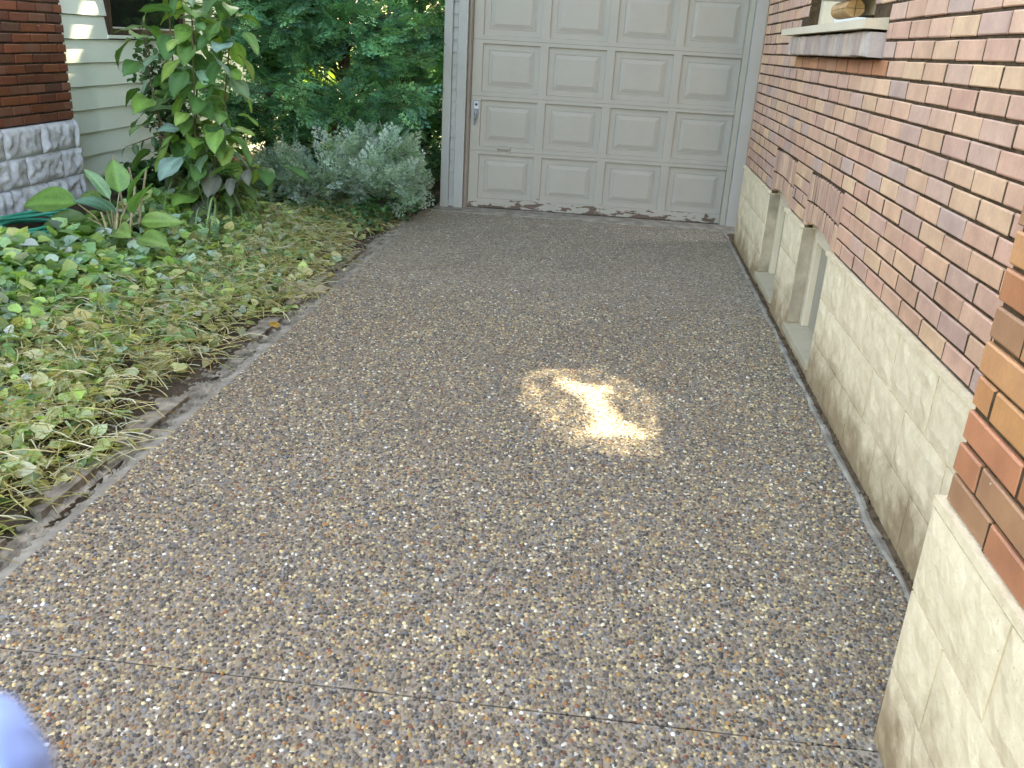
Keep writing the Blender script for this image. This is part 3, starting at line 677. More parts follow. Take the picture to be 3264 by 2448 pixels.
# ------------------------------------------------------------------ foliage tools
def rot_mats(n, tilt_mean, tilt_sd, yaw=None):
    """random frames: leaf local x=across, y=along (to the tip), z=normal"""
    yaw = RNG.random(n) * 2 * np.pi if yaw is None else yaw
    pit = RNG.normal(tilt_mean, tilt_sd, n); rol = RNG.normal(0, .5, n)
    cy, sy, cp, sp, c, s = np.cos(yaw), np.sin(yaw), np.cos(pit), np.sin(pit), np.cos(rol), np.sin(rol)
    Y = np.stack([cp * cy, cp * sy, sp], 1); X0 = np.stack([sy, -cy, np.zeros(n)], 1); Z0 = np.cross(X0, Y)
    X = X0 * c[:, None] + Z0 * s[:, None]; Z = np.cross(X, Y)
    return X, Y, Z
def scatter(name, tmplV, tmplF, P, X, Y, Z, size, cols, mat, parent=None):
    """join copies of one template (k,3) at points P"""
    n = len(P); k = len(tmplV); T = np.asarray(tmplV)
    V = P[:, None, :] + size[:, None, None] * (T[None, :, 0, None] * X[:, None, :] + T[None, :, 1, None] * Y[:, None, :] + T[None, :, 2, None] * Z[:, None, :])
    F = (np.asarray(tmplF)[None] + (np.arange(n) * k)[:, None, None]).reshape(-1, len(tmplF[0]))
    return np_obj(name, V.reshape(-1, 3), F, mat, parent, np.repeat(cols, k, axis=0), False)
def palette(cs, n, var=.15):
    a = np.array([srgb(c) for c in cs]); return np.clip(a[RNG.integers(0, len(a), n)] * (1 + RNG.normal(0, var, (n, 1))), .005, .95)
# ivy leaf: folded, five pointed
IV = [(0, 0, 0), (-.34, -.12, .05), (-.50, .18, .12), (-.36, .52, .07), (0, .95, -.08), (.36, .52, .07), (.50, .18, .12), (.34, -.12, .05), (0, .4, -.03)]
IF = [(0, 8, 1), (1, 8, 2), (2, 8, 3), (3, 8, 4), (4, 8, 5), (5, 8, 6), (6, 8, 7), (7, 8, 0)]
OV = [(0, 0, 0), (-.3, .3, .08), (-.3, .65, .06), (0, 1, -.1), (.3, .65, .06), (.3, .3, .08), (0, .5, 0)]
OF = [(0, 6, 1), (1, 6, 2), (2, 6, 3), (3, 6, 4), (4, 6, 5), (5, 6, 0)]

# ------------------------------------------------------------------ ground ivy, straw, litter
def zbed(P): return np.array([bed_z(a, b) for a, b in P])
def edge_x(y): return -1.795 - .08 * np.sin(y * 2.1) - .06 * np.sin(y * 5.7 + 1)
N = 15000
P = np.stack([RNG.uniform(-3.95, -1.72, N * 2), RNG.uniform(1.5, 9.2, N * 2)], 1)
lim = np.array([edge_x(b) for b in P[:, 1]]); d = lim - P[:, 0]
near = np.clip(d / .35, 0, 1); keep = (RNG.random(len(P)) < .06 + .94 * near ** 1.3) & (d > -.06)
keep &= ~((P[:, 0] < -3.35) & (P[:, 1] > 4.85))            # bare soil by the hose and stone base
P = P[keep][:N]; d = d[keep][:N]; n = len(P)
dry = np.clip(.80 - d / 1.1 + RNG.normal(0, .25, n), 0, .8)       # drier towards the drive
dry = np.clip(dry + .15 * (P[:, 1] < 4.0), 0, .85)
lush = np.clip((-2.3 - P[:, 0]) * .9, 0, 1)
hz = zbed(P) + .01 + RNG.random(n) * (.04 + .14 * lush)
X, Y, Z = rot_mats(n, .05, .45)
colA = palette(['#86a862', '#96b86a', '#72985e', '#a4be70', '#688e64', '#b2ca80', '#82a87e', '#98ba88', '#9fbcae', '#b4ccbc', '#6a8c5c'], n, .3); colB = palette(['#b2b47e', '#c2bc88', '#a0aa72', '#ccc698', '#a89e6a', '#8e9c66', '#b6bc96', '#9ca886'], n, .25)  # pale blue-green entries paint a sheen on some leaves
sel = (RNG.random(n) < dry)[:, None]; col = np.clip(np.where(sel, colB, colA) * 1.5 + .02, 0, .9)
size = RNG.uniform(.042, .08, n) * (1 + .35 * lush)
iv = scatter('ground_ivy', IV, IF, np.c_[P, hz], X, Y, Z, size, col, M['leaf']); tag(iv, 'low ivy ground cover, green inside and drying to yellow along the drive', 'ivy', kind='stuff')
def ribbons(name, P, yaw, L, w, cols, mat, lift=.02, segs=4, parent=None, droop=0.):
    n = len(P); t = np.linspace(0, 1, segs + 1); bend = RNG.normal(0, .55, n)
    ang = yaw[:, None] + bend[:, None] * t[None]; 
    dx = np.cumsum(np.cos(ang), 1) / (segs + 1) * L[:, None]; dy = np.cumsum(np.sin(ang), 1) / (segs + 1) * L[:, None]
    zz = P[:, 2, None] + np.sin(t * np.pi)[None] * (lift * RNG.random(n) * 1.6)[:, None] + (RNG.normal(0, .02, n))[:, None] * t[None] - droop * t[None] ** 2 * L[:, None]
    px = -np.sin(ang) * w[:, None] * .5; py = np.cos(ang) * w[:, None] * .5
    V = np.zeros((n, (segs + 1) * 2, 3)); V[:, 0::2, 0] = P[:, 0, None] + dx - px; V[:, 1::2, 0] = P[:, 0, None] + dx + px
    V[:, 0::2, 1] = P[:, 1, None] + dy - py; V[:, 1::2, 1] = P[:, 1, None] + dy + py; V[:, 0::2, 2] = zz; V[:, 1::2, 2] = zz + w[:, None] * .35
    f = np.array([(2 * i, 2 * i + 1, 2 * i + 3, 2 * i + 2) for i in range(segs)])
    F = (f[None] + (np.arange(n) * (segs + 1) * 2)[:, None, None]).reshape(-1, 4)
    return np_obj(name, V.reshape(-1, 3), F, mat, parent, np.repeat(cols, (segs + 1) * 2, axis=0))
n = 8600; Y_ = RNG.uniform(1.5, 7.9, n); lim = edge_x(Y_); X_ = lim - .03 - np.abs(RNG.normal(0, .55, n)); X_ = np.maximum(X_, -3.3)
P2 = np.stack([X_, Y_], 1); z = zbed(P2) + .02 + RNG.random(n) * .09 * np.clip((lim - X_) / .4, .15, 1)
st_ = ribbons('dry_stems', np.c_[P2, z], RNG.normal(.1, .9, n) + np.pi * (RNG.random(n) < .5), RNG.uniform(.05, .26, n), RNG.uniform(.002, .0052, n), palette(['#b6aa72', '#c8ba86', '#a39a62', '#8f8a52', '#d2c494', '#9a9a5c', '#7c8a4c', '#a58a5a', '#d8d2b4', '#c4c6a8'], n), M['straw'], .018)
tag(st_, 'tangle of dry straw coloured stems over the ivy bed', 'dry stems', kind='stuff')
# yellow fallen leaves lying near the edge, one by one
for i, (x, y, s, c) in enumerate([(-1.70, 4.47, .06, '#c9a24c'), (-1.72, 3.02, .06, '#a7a85c'), (-1.78, 2.45, .075, '#b5ad6a'), (-1.73, 5.6, .05, '#b8a65a')]):
    V = [(v[0] * s, v[1] * s, v[2] * s * 1.6 + .012) for v in IV]; V2 = [(a, b, c_ - .0012) for a, b, c_ in V]
    o = mesh_obj('fallen_leaf', V + V2, IF + [tuple(k + 9 for k in f[::-1]) for f in IF], M['leaf'], cols=[srgb(c)] * 18); o.location = (x, y, bed_z(x, y) + .03); o.rotation_euler = (.3, .2, i * 1.7)
    tag(o, ['orange yellow fallen leaf lying on the cement edge', 'olive fallen leaf hanging over the cement edge', 'pale yellow fallen leaf on the cracked cement edge', 'small yellow leaf fallen near the flat stone'][i], 'leaf', 'fallen leaves by the drive')
# flat stone set in the edge
f = MB(); pts = [(.17, 0), (.12, .10), (0, .13), (-.13, .10), (-.2, .02), (-.14, -.09), (0, -.12), (.13, -.09)]
f.add([(a, b, -.03) for a, b in pts] + [(a, b, .015) for a, b in pts] + [(a * .93, b * .9, .022) for a, b in pts] + [(0, 0, .024)], [(k, (k + 1) % 8, 8 + (k + 1) % 8, 8 + k) for k in range(8)] + [(8 + k, 8 + (k + 1) % 8, 16 + (k + 1) % 8, 16 + k) for k in range(8)] + [(16 + k, 16 + (k + 1) % 8, 24) for k in range(8)])
o = f.build('flat_stone', M['flagstone']); o.location = (-1.80, 5.25, .002); o.rotation_euler = (.03, .06, .4); tag(o, 'flat tan stone set in the edge of the ivy bed', 'stone')

# ------------------------------------------------------------------ broad leaf builder (hosta, broad-leaved shrub)
def leaf_mesh(L, W, cup=.25, curl=.5, nx_=4, ny_=7, point=1.0, col=(.1, .2, .05), col2=None, ruffle=.02, wide=.42):
    vs = []; cs = []; col2 = col2 or tuple(min(1, v * 1.35) for v in col); s0 = random.random() * 9
    for j in range(ny_ + 1):
        t = j / ny_; half = W / 2 * (math.sin(math.pi * t ** (math.log(.5) / math.log(wide)))) ** (.75) * (1 if t < .95 else .6) if 0 < t < 1 else .0
        a = curl * t; y = L * (math.sin(a) / curl if abs(curl) > .01 else t); z = -L * ((1 - math.cos(a)) / curl if abs(curl) > .01 else 0)
        for i in range(nx_ + 1):
            u = 2 * i / nx_ - 1; r = ruffle * L * math.sin(t * 9 + s0 + 2 * u) * abs(u)
            vs.append((half * u * (1 - .25 * cup * abs(u)), y, z + cup * half * abs(u) ** 1.3 + r)); k = abs(u) if abs(u) > .01 else .0
            cs.append(tuple(col2[q] if abs(u) < .1 else col[q] * (1 + .18 * math.sin(6 * abs(u) + t * 7)) for q in range(3)))
    W_ = nx_ + 1; fs = [(j * W_ + i, j * W_ + i + 1, (j + 1) * W_ + i + 1, (j + 1) * W_ + i) for j in range(ny_) for i in range(nx_)]
    return vs, fs, cs
def place_leaf(name, parent, base, direction, mesh, roll=0., mat=None):
    vs, fs, cs = mesh; o = mesh_obj(name, vs, fs, mat or M['bigleaf'], parent, cs, True)
    d = Vector(direction).normalized(); xx = d.cross(Vector((0, 0, 1)));  xx = xx.normalized() if xx.length > .05 else Vector((1, 0, 0)); zz = xx.cross(d)
    R_ = Matrix((xx, d, zz)).transposed() @ Matrix.Rotation(roll, 3, 'Y'); o.rotation_euler = R_.to_euler(); o.location = base; return o
# hosta: leaves that rise from one crown
hx, hy = -3.10, 5.42; hb = empty('hosta', (hx, hy, bed_z(hx, hy) + .10)); tag(hb, 'hosta with broad ribbed green leaves and cut stalks among the ivy', 'hosta')
HL = [((-.17, -.10, .20), (-.9, -.15, .06), .28, .15, '#7fae5e'), ((-.06, .0, .22), (-.75, .2, -.02), .22, .10, '#8fae62'), ((-.02, .02, .22), (-.55, .1, .75), .20, .07, '#9cc59a'), ((.03, .05, .26), (-.15, .2, .9), .17, .12, '#86b56c'),
      ((.10, .02, .20), (.25, .1, .85), .21, .11, '#7fb36a'), ((.16, -.02, .14), (.35, -.15, .8), .21, .13, '#86bd72'), ((.02, -.05, .16), (-.6, -.3, .35), .17, .09, '#6c9a86'), ((.05, -.06, .14), (-.25, -.4, .7), .18, .08, '#7aa89a'),
      ((.2, -.03, .10), (.95, 0, .15), .20, .09, '#88ad5c'), ((-.1, -.12, .12), (-.8, -.5, -.05), .22, .11, '#5f7f45'), ((.12, -.2, .06), (.6, -.6, .2), .16, .11, '#93b56a'), ((.32, -.3, .05), (.8, -.3, .1), .17, .11, '#7fa25c')]
for (b, d, L, W, c) in HL:
    sc_ = MB(); sc_.tube([(0, 0, -.02), (b[0] * .5, b[1] * .5, b[2] * .62), b], [.006, .005, .004], 5); sc_.build('petiole', mat_simple('petiole', srgb('#8fae6a'), .6, .15) if 'petiole' not in M else M['petiole'], hb) if False else None
    place_leaf('leaf', hb, b, d, leaf_mesh(L * 1.35, W * 1.4, .35, .5, 6, 8, col=srgb(c), ruffle=.015, wide=.42), random.uniform(-.2, .2) + (.85 * d[0] if abs(d[0]) > .3 else 0))
    s2 = MB(); s2.tube([(b[0] * .15, b[1] * .15, -.02), (b[0] * .55, b[1] * .55, b[2] * .6), b], [.006, .0055, .004], 5); s2.build('petiole', M['stalk'], hb)
for (x, y, z1, tx, ty) in ((-.05, .25, .46, -.06, .02), (.05, .2, .40, .1, 0), (.08, .22, .40, -.06, .0), (.12, -.05, .32, .05, .05), (.02, -.1, .16, -.04, 0), (.06, -.1, .16, .03, 0)):
    f = MB(); f.tube([(x, y, -.03), (x + tx * .5, y + ty * .5, z1 * .5), (x + tx, y + ty, z1)], [.008, .0075, .007], 7); f.build('cut_stalk', M['stalk'], hb)
# sprig with small paired leaflets standing in the ivy
sp = empty('leafy_sprig', (-2.62, 5.75, bed_z(-2.62, 5.75))); tag(sp, 'small grey green sprig with paired leaflets rising from the ivy', 'plant')
f = MB(); f.tube([(0, 0, -.02), (.02, -.02, .12), (.05, -.05, .22)], [.006, .005, .003], 5); f.build('stem', M['twig'], sp)
for k in range(16):
    t = k / 15; s_ = 1 if k % 2 else -1
    place_leaf('leaf', sp, (.05 * t + .01, -.05 * t, .08 + .15 * t), (s_ * .8, -.2, .1 - .25 * t), leaf_mesh(.085 * (1 - .5 * t), .028, .2, .5, 2, 4, col=srgb('#7fa78a')), 0)

wd = empty('broadleaf_weed', (-1.83, 2.10, bed_z(-1.83, 2.10))); tag(wd, 'bright green broadleaf weed at the near end of the cement edge', 'weed')
for k, (dx, dy, dz, L) in enumerate(((.7, -.5, .3, .10), (-.3, -.7, .5, .09), (.2, .4, .8, .08), (-.8, .2, .4, .09))):
    place_leaf('leaf', wd, (dx * .03, dy * .03, .03), (dx, dy, dz), leaf_mesh(L, L * .7, .25, .6, 4, 6, col=srgb('#9fc862')), random.uniform(-.3, .3))
f = MB(); f.tube([(0, 0, -.03), (0, 0, .05)], .004, 5); f.build('stem', M['stalk'], wd)

# broad-leaved shrub in front of the siding
bs = empty('broad_leaved_shrub', (-3.02, 6.55, bed_z(-3.02, 6.55))); tag(bs, 'tall shrub with large oval drooping leaves beside the white siding', 'shrub')
stems = [[(0, 0, -.05), (-.02, .02, .5), (.03, 0, 1.0), (.02, .02, 1.55), (.05, 0, 2.1)], [(0, 0, .05), (.12, .05, .45), (.22, .02, .85), (.30, 0, 1.3), (.32, 0, 1.75)], [(0, 0, .05), (-.10, .06, .5), (-.16, .04, 1.0), (-.14, .0, 1.5), (-.1, 0, 1.9)], [(0, 0, .02), (.2, -.06, .25), (.42, -.1, .42), (.58, -.1, .44)], [(0, 0, .05), (.15, -.1, .4), (.28, -.15, .7)], [(-.02, 0, .4), (-.25, -.08, .62), (-.5, -.12, .52)], [(0, 0, .05), (-.2, -.05, .5), (-.28, -.08, .95), (-.30, -.1, 1.4)], [(0, 0, .05), (.05, -.15, .5), (.1, -.2, 1.0), (.12, -.2, 1.5)]]
for s_ in stems: f = MB(); f.tube(s_, [.011 - .008 * i / (len(s_) - 1) for i in range(len(s_))], 6); f.build('stem', M['twig'], bs)
def on_stem(s_, t):
    q = t * (len(s_) - 1); i = min(int(q), len(s_) - 2); return Vector(s_[i]).lerp(Vector(s_[i + 1]), q - i)
BLC = ['#7aa552', '#8ab862', '#5f8f5a', '#7fab6a', '#9ac0a8', '#a4c8c0', '#5a8a50', '#4f7d4a', '#9dbf68', '#6b9a5c', '#74a060']  # pale teal entries paint sky reflection on glossy leaves
rs = random.Random(5)
for si, (s_, cnt) in enumerate(zip(stems, (58, 46, 40, 22, 24, 0, 20, 34))):
    for k in range(cnt):
        t = .14 + .86 * (k + rs.random()) / cnt; b = on_stem(s_, t); a = k * 2.4 + rs.uniform(-.5, .5)
        d = Vector((math.cos(a), math.sin(a) - .25, rs.uniform(-.75, .25))); b = b + Vector((d.x, d.y, .1)) * rs.uniform(.05, .14)
        L = rs.uniform(.15, .28); c = rs.choice(BLC)
        if b.z < .45 and rs.random() < .5: c = rs.choice(['#7c8078', '#6d7a5c', '#6b8a5a'])
        place_leaf('leaf', bs, b, d, leaf_mesh(L, L * rs.uniform(.5, .68), rs.uniform(.0, .35), rs.uniform(.3, 1.0), 4, 6, col=srgb(c), ruffle=.04, wide=.42), rs.uniform(-.5, .5))
# side twig with a few small leaves over the siding
for k in range(7):
    b = on_stem(stems[5], .15 + .85 * k / 6); place_leaf('leaf', bs, b, (rs.uniform(-.8, .5), -.3, -.7), leaf_mesh(.085, .055, .2, .5, 4, 5, col=srgb('#3f6a44')), 0)

def leafy(name, label, cat, base, blobs, n, cols, size, tm=(OV, OF), tilt=(-.2, .5), mat='leaf', stems_=None, var=.2):
    e = empty(name, base); tag(e, label, cat)
    Ps = []; w = np.array([b[3] * b[4] * b[5] for b in blobs]); w /= w.sum()
    for b, c in zip(blobs, RNG.multinomial(n, w)):
        u = RNG.normal(0, 1, (c, 3)); u /= np.linalg.norm(u, axis=1)[:, None]; u *= RNG.random((c, 1)) ** (1 / 2.3)
        Ps.append(u * np.array(b[3:6]) + np.array(b[:3]))
    P = np.concatenate(Ps); X, Y, Z = rot_mats(len(P), *tilt); 
    o = scatter('foliage', tm[0], tm[1], P, X, Y, Z, RNG.uniform(size[0], size[1], len(P)), palette(cols, len(P), var), M[mat], e); o['kind'] = 'stuff'
    for s_ in stems_ or []:
        f = MB(); f.tube(s_, [.012 - .008 * i / (len(s_) - 1) for i in range(len(s_))], 5); f.build('stem', M['twig'], e)
    return e
leafy('rose_shrub', 'dark small-leaved shrub growing up against the white siding', 'shrub', (-3.55, 7.0, .2), [(0, 0, .95, .16, .12, .28), (.12, .0, .7, .2, .15, .3), (.2, .05, .35, .28, .2, .3), (-.05, 0, 1.2, .06, .06, .14)], 1500, ['#3f6a48', '#4a7850', '#5a8454', '#345a3f', '#6a9468'], (.04, .075), stems_=[[(0, 0, -.05), (.02, 0, .6), (-.03, 0, 1.35)], [(.1, 0, -.05), (.15, 0, .5), (.25, 0, .9)]])
leafy('ivy_clump', 'dark green ivy clump below the white siding', 'ivy', (-3.62, 6.95, .2), [(0, 0, .12, .34, .35, .16), (.35, .1, .1, .3, .3, .15)], 900, ['#2f5a32', '#3d6e3c', '#4c8048', '#244a2a', '#5a9050'], (.04, .07), (IV, IF), (0, .5))
gt = empty('grass_tuft', (-2.85, 6.35, bed_z(-2.85, 6.35))); tag(gt, 'tuft of long arching grass blades beside the broad-leaved shrub', 'grass')
n = 26; a = RNG.random(n) * 6.28
ribbons('blades', np.c_[RNG.normal(0, .05, n), RNG.normal(0, .05, n), np.full(n, .12)], a, RNG.uniform(.25, .5, n), RNG.uniform(.008, .014, n), palette(['#8fb478', '#7aa868', '#a0bf88'], n), M['leaf'], .28, 7, gt, .25)['kind'] = 'stuff'
fe = empty('fern', (-3.12, 6.75, .2)); tag(fe, 'yellow green fern fronds in front of the white siding', 'fern')
for k in range(5):
    a = -1.9 + k * .55; v = []; fs_ = []
    for j in range(12):
        t = j / 11; c = Vector((math.cos(a) * .34 * t, math.sin(a) * .34 * t, .05 + .42 * t - .28 * t * t)); sd = Vector((-math.sin(a), math.cos(a), 0)); L = .085 * math.sin(math.pi * min(1, .15 + t * .85)); up = Vector((math.cos(a), math.sin(a), .2)) * .02
        for s_ in (-1, 1):
            b = len(v); v += [c - up * .3, c + up * .3, c + sd * L * s_ + up - Vector((0, 0, .02))]; fs_.append((b, b + 1, b + 2))
    mesh_obj('frond', v, fs_, M['frond'], fe, [srgb('#8fa84c')] * len(v))

# ------------------------------------------------------------------ evergreens: flat fan sprays
def spray(L=1., seed=1, k=9):
    """flat scale-leaf spray lying in local xy, tip at +y"""
    r = random.Random(seed); T = []
    def seg(p, ang, l, w):
        d = Vector((math.sin(ang), math.cos(ang), 0)); s_ = Vector((d.y, -d.x, 0)) * w; dz = Vector((0, 0, -.10 * l))
        T.append((p, p + d * l * .5 + s_ + dz * .4, p + d * l + dz)); T.append((p, p + d * l + dz, p + d * l * .5 - s_ + dz * .4))
    seg(Vector((0, 0, 0)), 0, 1.0 * L, .012 * L)
    for i in range(k):
        t = .10 + .86 * i / k; s_ = 1 if i % 2 else -1; p = Vector((0, t * L, -.1 * L * t * t)); l = L * (.46 * (1 - t) + .12) * r.uniform(.8, 1.15); a = s_ * r.uniform(.65, .95)
        seg(p, a, l, .026 * L)
        for q in range(2):
            u = .36 + .32 * q; pp = p + Vector((math.sin(a), math.cos(a), -.08)) * l * u
            for s2 in (-1, 1): seg(pp, a + s2 * r.uniform(.5, .8), l * .42 * (1.1 - .5 * u), .026 * L)
    V = [tuple(v) for t in T for v in t]; F = [(3 * i, 3 * i + 1, 3 * i + 2) for i in range(len(T))]
    return np.array(V), F
def evergreen(name, label, base, trunk, blobs, nbr, per, cols, size, tilt=-.25, low=False):
    e = empty(name, base); tag(e, label, 'evergreen')
    if trunk:
        f = MB(); f.tube([(0, 0, -.1), (.02, .01, trunk * .4), (-.01, .02, trunk * .75), (0, 0, trunk)], [.045, .038, .028, .012], 8); f.build('trunk', M['bark'], e)
    Ps, Ds, Br = [], [], MB()
    w = np.array([b[3] * b[4] * b[5] for b in blobs]) ** .8; w /= w.sum()
    for b, c in zip(blobs, RNG.multinomial(nbr, w)):
        for _ in range(c):
            u = RNG.normal(0, 1, 3); u /= np.linalg.norm(u); tip = np.array(b[:3]) + u * np.array(b[3:6]) * RNG.uniform(.55, 1.)
            if low: root = np.array([b[0], b[1] + .05, max(.02, b[2] - b[5])]) * .8
            else: root = np.array([0, 0, max(.1, tip[2] - .1 - .25 * RNG.random())])
            v = tip - root; L = np.linalg.norm(v) + 1e-6
            if tip[0] + base[0] > -1.56: continue
            Br.tube([root, root + v * .5 + np.array([0, 0, .05 * L]), tip], [.007, .005, .002], 4, cap=False)
            for k in range(per):
                t = 1 - .62 * RNG.random() ** 1.3; pos = root + v * t + np.array([0, 0, .10 * L * math.sin(math.pi * t) * .5]); dd = v / L + RNG.normal(0, .42, 3); dd[2] += tilt
                Ps.append(pos); Ds.append(dd / np.linalg.norm(dd))
    Br.build('branches', M['bark'], e)
    P = np.array(Ps); Yv = np.array(Ds); ok = (P + Yv * .2)[:, 0] + base[0] < -1.54; P = P[ok]; Yv = Yv[ok]; n = len(P)
    up = np.tile([0, 0, 1.], (n, 1)) + RNG.normal(0, .45, (n, 3)); Xv = np.cross(Yv, up); Xv /= np.linalg.norm(Xv, axis=1)[:, None]; Zv = np.cross(Xv, Yv)
    col = palette(cols, n, .18); sz = RNG.uniform(size[0], size[1], n)
    for s_ in range(4):
        m = np.arange(n) % 4 == s_; tv, tf = spray(1., 10 + s_)
        o = scatter('sprays', tv, tf, P[m], Xv[m], Yv[m], Zv[m], sz[m], col[m], M['frond'], e); o['kind'] = 'stuff'
    return e
GREEN = ['#6aac7c', '#7abc88', '#589a76', '#8aca90', '#508670', '#70b090', '#92cc90']
BLUEG = ['#aecabc', '#c0d8cc', '#9cbcac', '#cadfd6', '#92b49e', '#bacec6', '#9cbc9c']
evergreen('arborvitae', 'tall arborvitae with fanned green sprays left of the garage', (-2.40, 8.35, .05), 2.9, [(0, 0, 2.2, .75, .55, .6), (-.1, .0, .55, .75, .35, .35), (.35, .1, .7, .35, .3, .4), (.25, -.15, 1.45, .75, .5, .32), (-.45, -.1, 1.6, .6, .5, .4), (-.2, -.25, .95, .6, .35, .2), (.45, -.05, 1.0, .30, .35, .5)], 400, 8, GREEN, (.17, .30))
evergreen('arborvitae', 'second arborvitae behind the broad-leaved shrub', (-3.35, 8.9, .1), 2.8, [(0, 0, 2.1, .6, .5, .6), (.1, -.1, 1.4, .6, .5, .4), (0, -.1, .7, .6, .45, .35)], 200, 8, GREEN[:5], (.17, .30))
for gy, lab in ((9.45, 'narrow arborvitae squeezed in beside the garage corner board'), (10.4, 'dense arborvitae against the side of the garage'), (12.2, 'arborvitae farther back along the side of the garage')):
    evergreen('arborvitae', lab, (-2.12, gy, .0), 2.6, [(0, 0, 1.9, .5, .5, .8), (0, 0, .9, .5, .5, .6), (.2, -.2, .35, .38, .4, .3)], 120, 8, GREEN[:5], (.2, .32))
evergreen('juniper', 'low blue green juniper spreading by the garage corner', (-2.10, 7.75, .05), 0, [(.20, .0, .28, .44, .42, .2), (-.36, -.15, .36, .42, .35, .2), (.12, .2, .52, .46, .35, .16), (-.55, -.25, .18, .4, .35, .14), (.32, .35, .16, .28, .3, .16)], 220, 8, BLUEG, (.14, .25), -.10, True)
leafy('low_weeds', 'low dark weeds at the foot of the juniper', 'weeds', (-2.2, 7.25, .06), [(0, 0, .05, .55, .3, .1), (.35, .45, .06, .28, .45, .13), (.48, 1.0, .08, .16, .35, .16), (-.7, -.1, .07, .4, .3, .12)], 1300, ['#45704a', '#528056', '#65945e', '#3c6244'], (.03, .06), (OV, OF), (.1, .5))
# sunlit shrubs in the yard beyond
YG = ['#7c9c46', '#90ae54', '#6a8a40', '#a8bc64', '#5c7e3c']
k = 0
for (x, y, z, rx, ry, rz, n, lab) in ((-5.2, 13.5, 2.2, 1.6, 1.0, 1.9, 2600, 'tall sunlit leafy shrub in the yard behind the house corner'), (-2.4, 14.6, 2.6, 1.7, 1.0, 1.6, 2600, 'sunlit yellow green shrub in the yard behind the arborvitae'), (-3.6, 11.6, .6, .9, .5, .5, 900, 'low sunlit shrub in the yard behind the evergreens'), (-8.5, 15.5, 2.2, 2, 1, 2.2, 2000, 'sunlit shrub in the yard far behind the sided house')):
    leafy('yard_shrub', lab, 'shrub', (x, y, .0), [(0, 0, z, rx, ry, rz), (rx * .4, -.2, z * .55, rx * .7, ry, rz * .6)], n, YG, (.09, .17), (OV, OF), (-.2, .6), stems_=[[(0, 0, -.2), (0, 0, z * .6), (.1, 0, z)]])

# ------------------------------------------------------------------ hose
def hose():
    pts = []; cx, cy, gz = -3.62, 5.36, .215; turns = 5; rs_ = random.Random(3)
    for i in range(turns * 26):
        a = i / 26 * 2 * math.pi; t = i / 26; r = .25 + .05 * math.sin(t * 2.3) + .02 * math.sin(a * 3 + t)
        pts.append((cx + r * math.cos(a) * .95 + .03 * math.sin(t * 1.7), cy + (r + .08) * math.sin(a) + .04 * math.cos(t * 2.1), gz + .016 * t + .012 * math.sin(a * 2 + t * 1.3)))
    f = MB(); f.tube(pts, .0105, 7); return f.build('garden_hose', M['hose'], smooth=True)
tag(hose(), 'coiled turquoise green garden hose lying by the stone base', 'hose')

# ------------------------------------------------------------------ added tree out of view: crown blocks the sun, gaps shape the light patch
IPOLY = [(-0.123, 4.045), (-0.068, 4.051), (-0.005, 4.012), (0.072, 4.001), (0.143, 4.018), (0.122, 3.937), (0.101, 3.874), (0.143, 3.744), (0.178, 3.607), (0.227, 3.556), (0.303, 3.476), (0.24, 3.462), (0.129, 3.448), (0.033, 3.426), (0.074, 3.557), (0.083, 3.623), (0.05, 3.748), (0.022, 3.84), (-0.034, 3.899), (-0.092, 3.975)]  # ground outline of the bright patch, cut through the added crown
EPOLY = [(-0.194, 4.183), (-0.046, 4.204), (0.097, 4.216), (0.194, 4.158), (0.308, 4.029), (0.392, 3.873), (0.445, 3.735), (0.46, 3.585), (0.444, 3.439), (0.4, 3.35), (0.323, 3.295), (0.176, 3.267), (0.06, 3.285), (-0.025, 3.321), (-0.08, 3.389), (-0.149, 3.543), (-0.218, 3.657), (-0.266, 3.842), (-0.26, 4.011), (-0.235, 4.114)]  # outline of the dimmer oval, where the added crown is thinned
def sdist(P, poly):
    """signed distance (negative inside)"""
    Q = np.array(poly); R2 = np.roll(Q, -1, 0); D = np.full(len(P), 1e9); ins = np.zeros(len(P), bool)
    for a, b in zip(Q, R2):
        e = b - a; t = np.clip(((P - a) @ e) / (e @ e), 0, 1); D = np.minimum(D, np.linalg.norm(P - a - t[:, None] * e, axis=1))
        c = ((a[1] > P[:, 1]) != (b[1] > P[:, 1])) & (P[:, 0] < (b[0] - a[0]) * (P[:, 1] - a[1]) / (b[1] - a[1] + 1e-12) + a[0]); ins ^= c
    return np.where(ins, -D, D)
KX, KY = SD.x / SD.z, SD.y / SD.z
tree = empty('added_shade_tree', (1.2, 16.2, 0)); tag(tree, 'unseen tree added behind the garage to shade the drive and shape the sun patch', 'tree')
f = MB(); f.tube([(0, 0, -.3), (-.1, -.2, 2.5), (-.3, -.8, 5), (-.7, -2, 7.4), (-1.2, -4.5, 8.6)], [.34, .28, .24, .18, .08], 10); f.build('trunk', M['bark'], tree)
for (a, b, c) in ((-3.4, -3, 8.5), (1.5, -3, 8.8), (-2.8, -6.5, 8.4), (1.6, -7.5, 8.9), (-4.5, -5, 8.3), (0, .8, 9.5), (-1, -9, 8.6)):
    f = MB(); f.tube([(-.4, -1.1, 5.6), (a * .55 - .3, b * .5 - .5, 7.6), (a, b, c)], [.12, .08, .025], 7); f.build('limb', M['bark'], tree)
f = MB(); f.tube([(-.6, -1.7, 6.9), (-.7, -5, 6.2), (-.9, -8.1, 4.6)], [.09, .06, .02], 7); f.build('limb', M['bark'], tree)  # low bough added to carry leaves that sharpen the patch edge
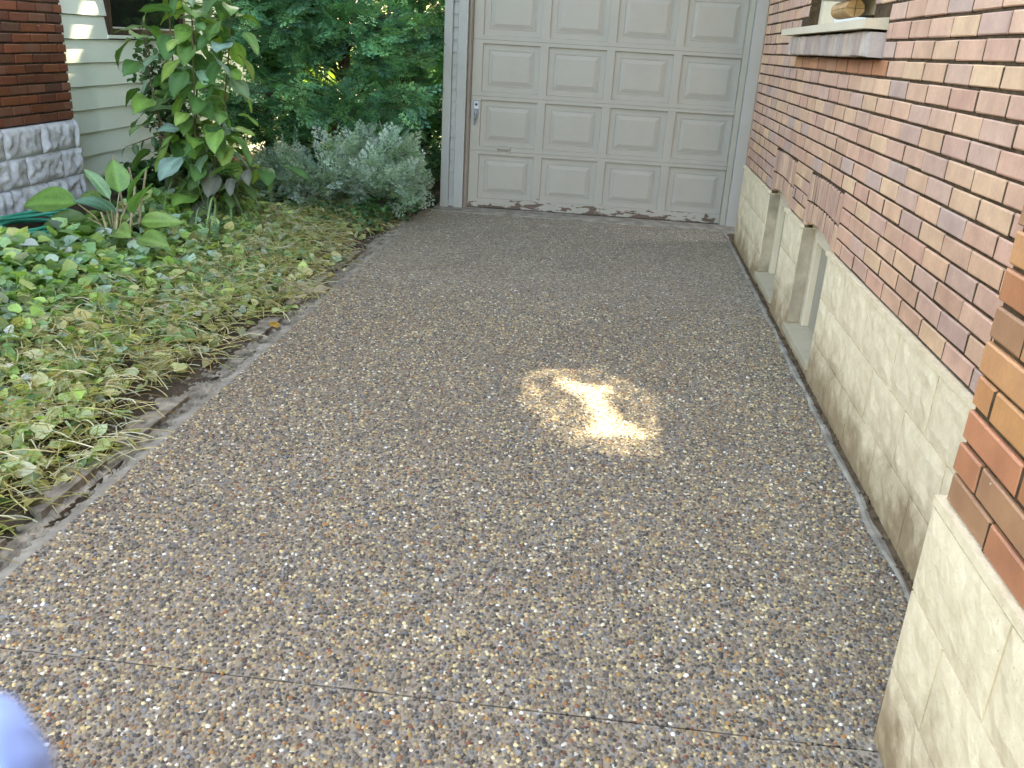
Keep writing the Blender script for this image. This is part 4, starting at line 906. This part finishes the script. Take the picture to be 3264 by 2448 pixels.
def crown(n, box, size, rejI, rejE, keepE=0., zc=8.6):
    sx = RNG.uniform(box[0], box[1], n); sy = RNG.uniform(box[2], box[3], n); Q = np.stack([sx, sy], 1)
    sz = RNG.uniform(size[0], size[1], n)
    cx, cy = -1.9, 3.4; rr = np.clip(((sx - cx) / 4.6) ** 2 + ((sy - cy) / 6.6) ** 2, 0, 1); top = 2.3 * np.sqrt(1 - rr * .8)
    z = zc + RNG.uniform(-.8, 1, n) * (top if zc > 6 else .25) + .3 * np.sin(sx * 1.3) * np.cos(sy)
    dI = sdist(Q, IPOLY); dE = sdist(Q, EPOLY)
    k = (dI > rejI) & ((dE > rejE) | (RNG.random(n) < keepE))
    for (hx_, hy_, hr) in HOLES: k &= ((sx - hx_) / hr) ** 2 + ((sy - hy_) / hr) ** 2 > 1
    return np.stack([sx + z * KX, sy + z * KY, z], 1)[k], sz[k]
HOLES = []  # gaps cut in the added crown to dapple the left siding
for (y, z, r) in ((6.98, 1.56, .06), (7.12, 1.50, .03), (7.05, 1.68, .05), (7.2, 1.62, .02)): HOLES.append((-4.04 - KX * z, y - KY * z, r + .10))
A1, s1_ = crown(38000, (-6.2, 2.6, -3.2, 9.5), (.20, .34), .26, .27)
A2, s2_ = crown(8000, (-.75, .95, 2.8, 4.7), (.05, .09), .02, .04, zc=4.3)
gx, gy_ = np.meshgrid(np.arange(-.36, .56, .0135), np.arange(3.16, 4.32, .0135)); Q = np.stack([gx.ravel(), gy_.ravel()], 1) + RNG.normal(0, .004, (gx.size, 2))
Q = Q[(sdist(Q, IPOLY) > .008) & (sdist(Q, EPOLY) < .06) & (RNG.random(len(Q)) < .77)]; zq = 7.0 + RNG.uniform(-.5, .5, len(Q)); A3 = np.stack([Q[:, 0] + zq * KX, Q[:, 1] + zq * KY, zq], 1); s3_ = RNG.uniform(.024, .031, len(Q))
P = np.concatenate([A1, A2, A3]); sz = np.concatenate([s1_, s2_, s3_]); n = len(P)
P = P - np.array([1.2, 16.2, 0]); X, Y, Z = rot_mats(n, -.3, .5)
T = np.array(IV) - np.array([0, .4, 0])
o = scatter('crown', T, IF, P, X, Y, Z, sz, palette(['#4f7a34', '#5f8a3c', '#46702f', '#6b9444'], n), mat_leaf('crown_leaf', .12), tree); o['kind'] = 'stuff'

# ------------------------------------------------------------------ blue cloth at the photographer's side (close, out of focus)
def campt(px, py, d): return CAM_LOC + (cw + cr * ((px - 512) / 881.5) - cu * ((py - 384) / 881.5)) * d
f = MB(); f.tube([campt(-60, 700, .125), campt(-30, 735, .12), campt(-14, 775, .118), campt(-8, 830, .118), campt(-30, 900, .12)], [.003, .0068, .0082, .0085, .006], 14)
o = f.build('blue_strap', M['blue'], smooth=True)
tag(o, 'blurred blue cloth strap very close to the lens', 'strap')
print('pebbles', NPEB, 'bricks', len(brks))
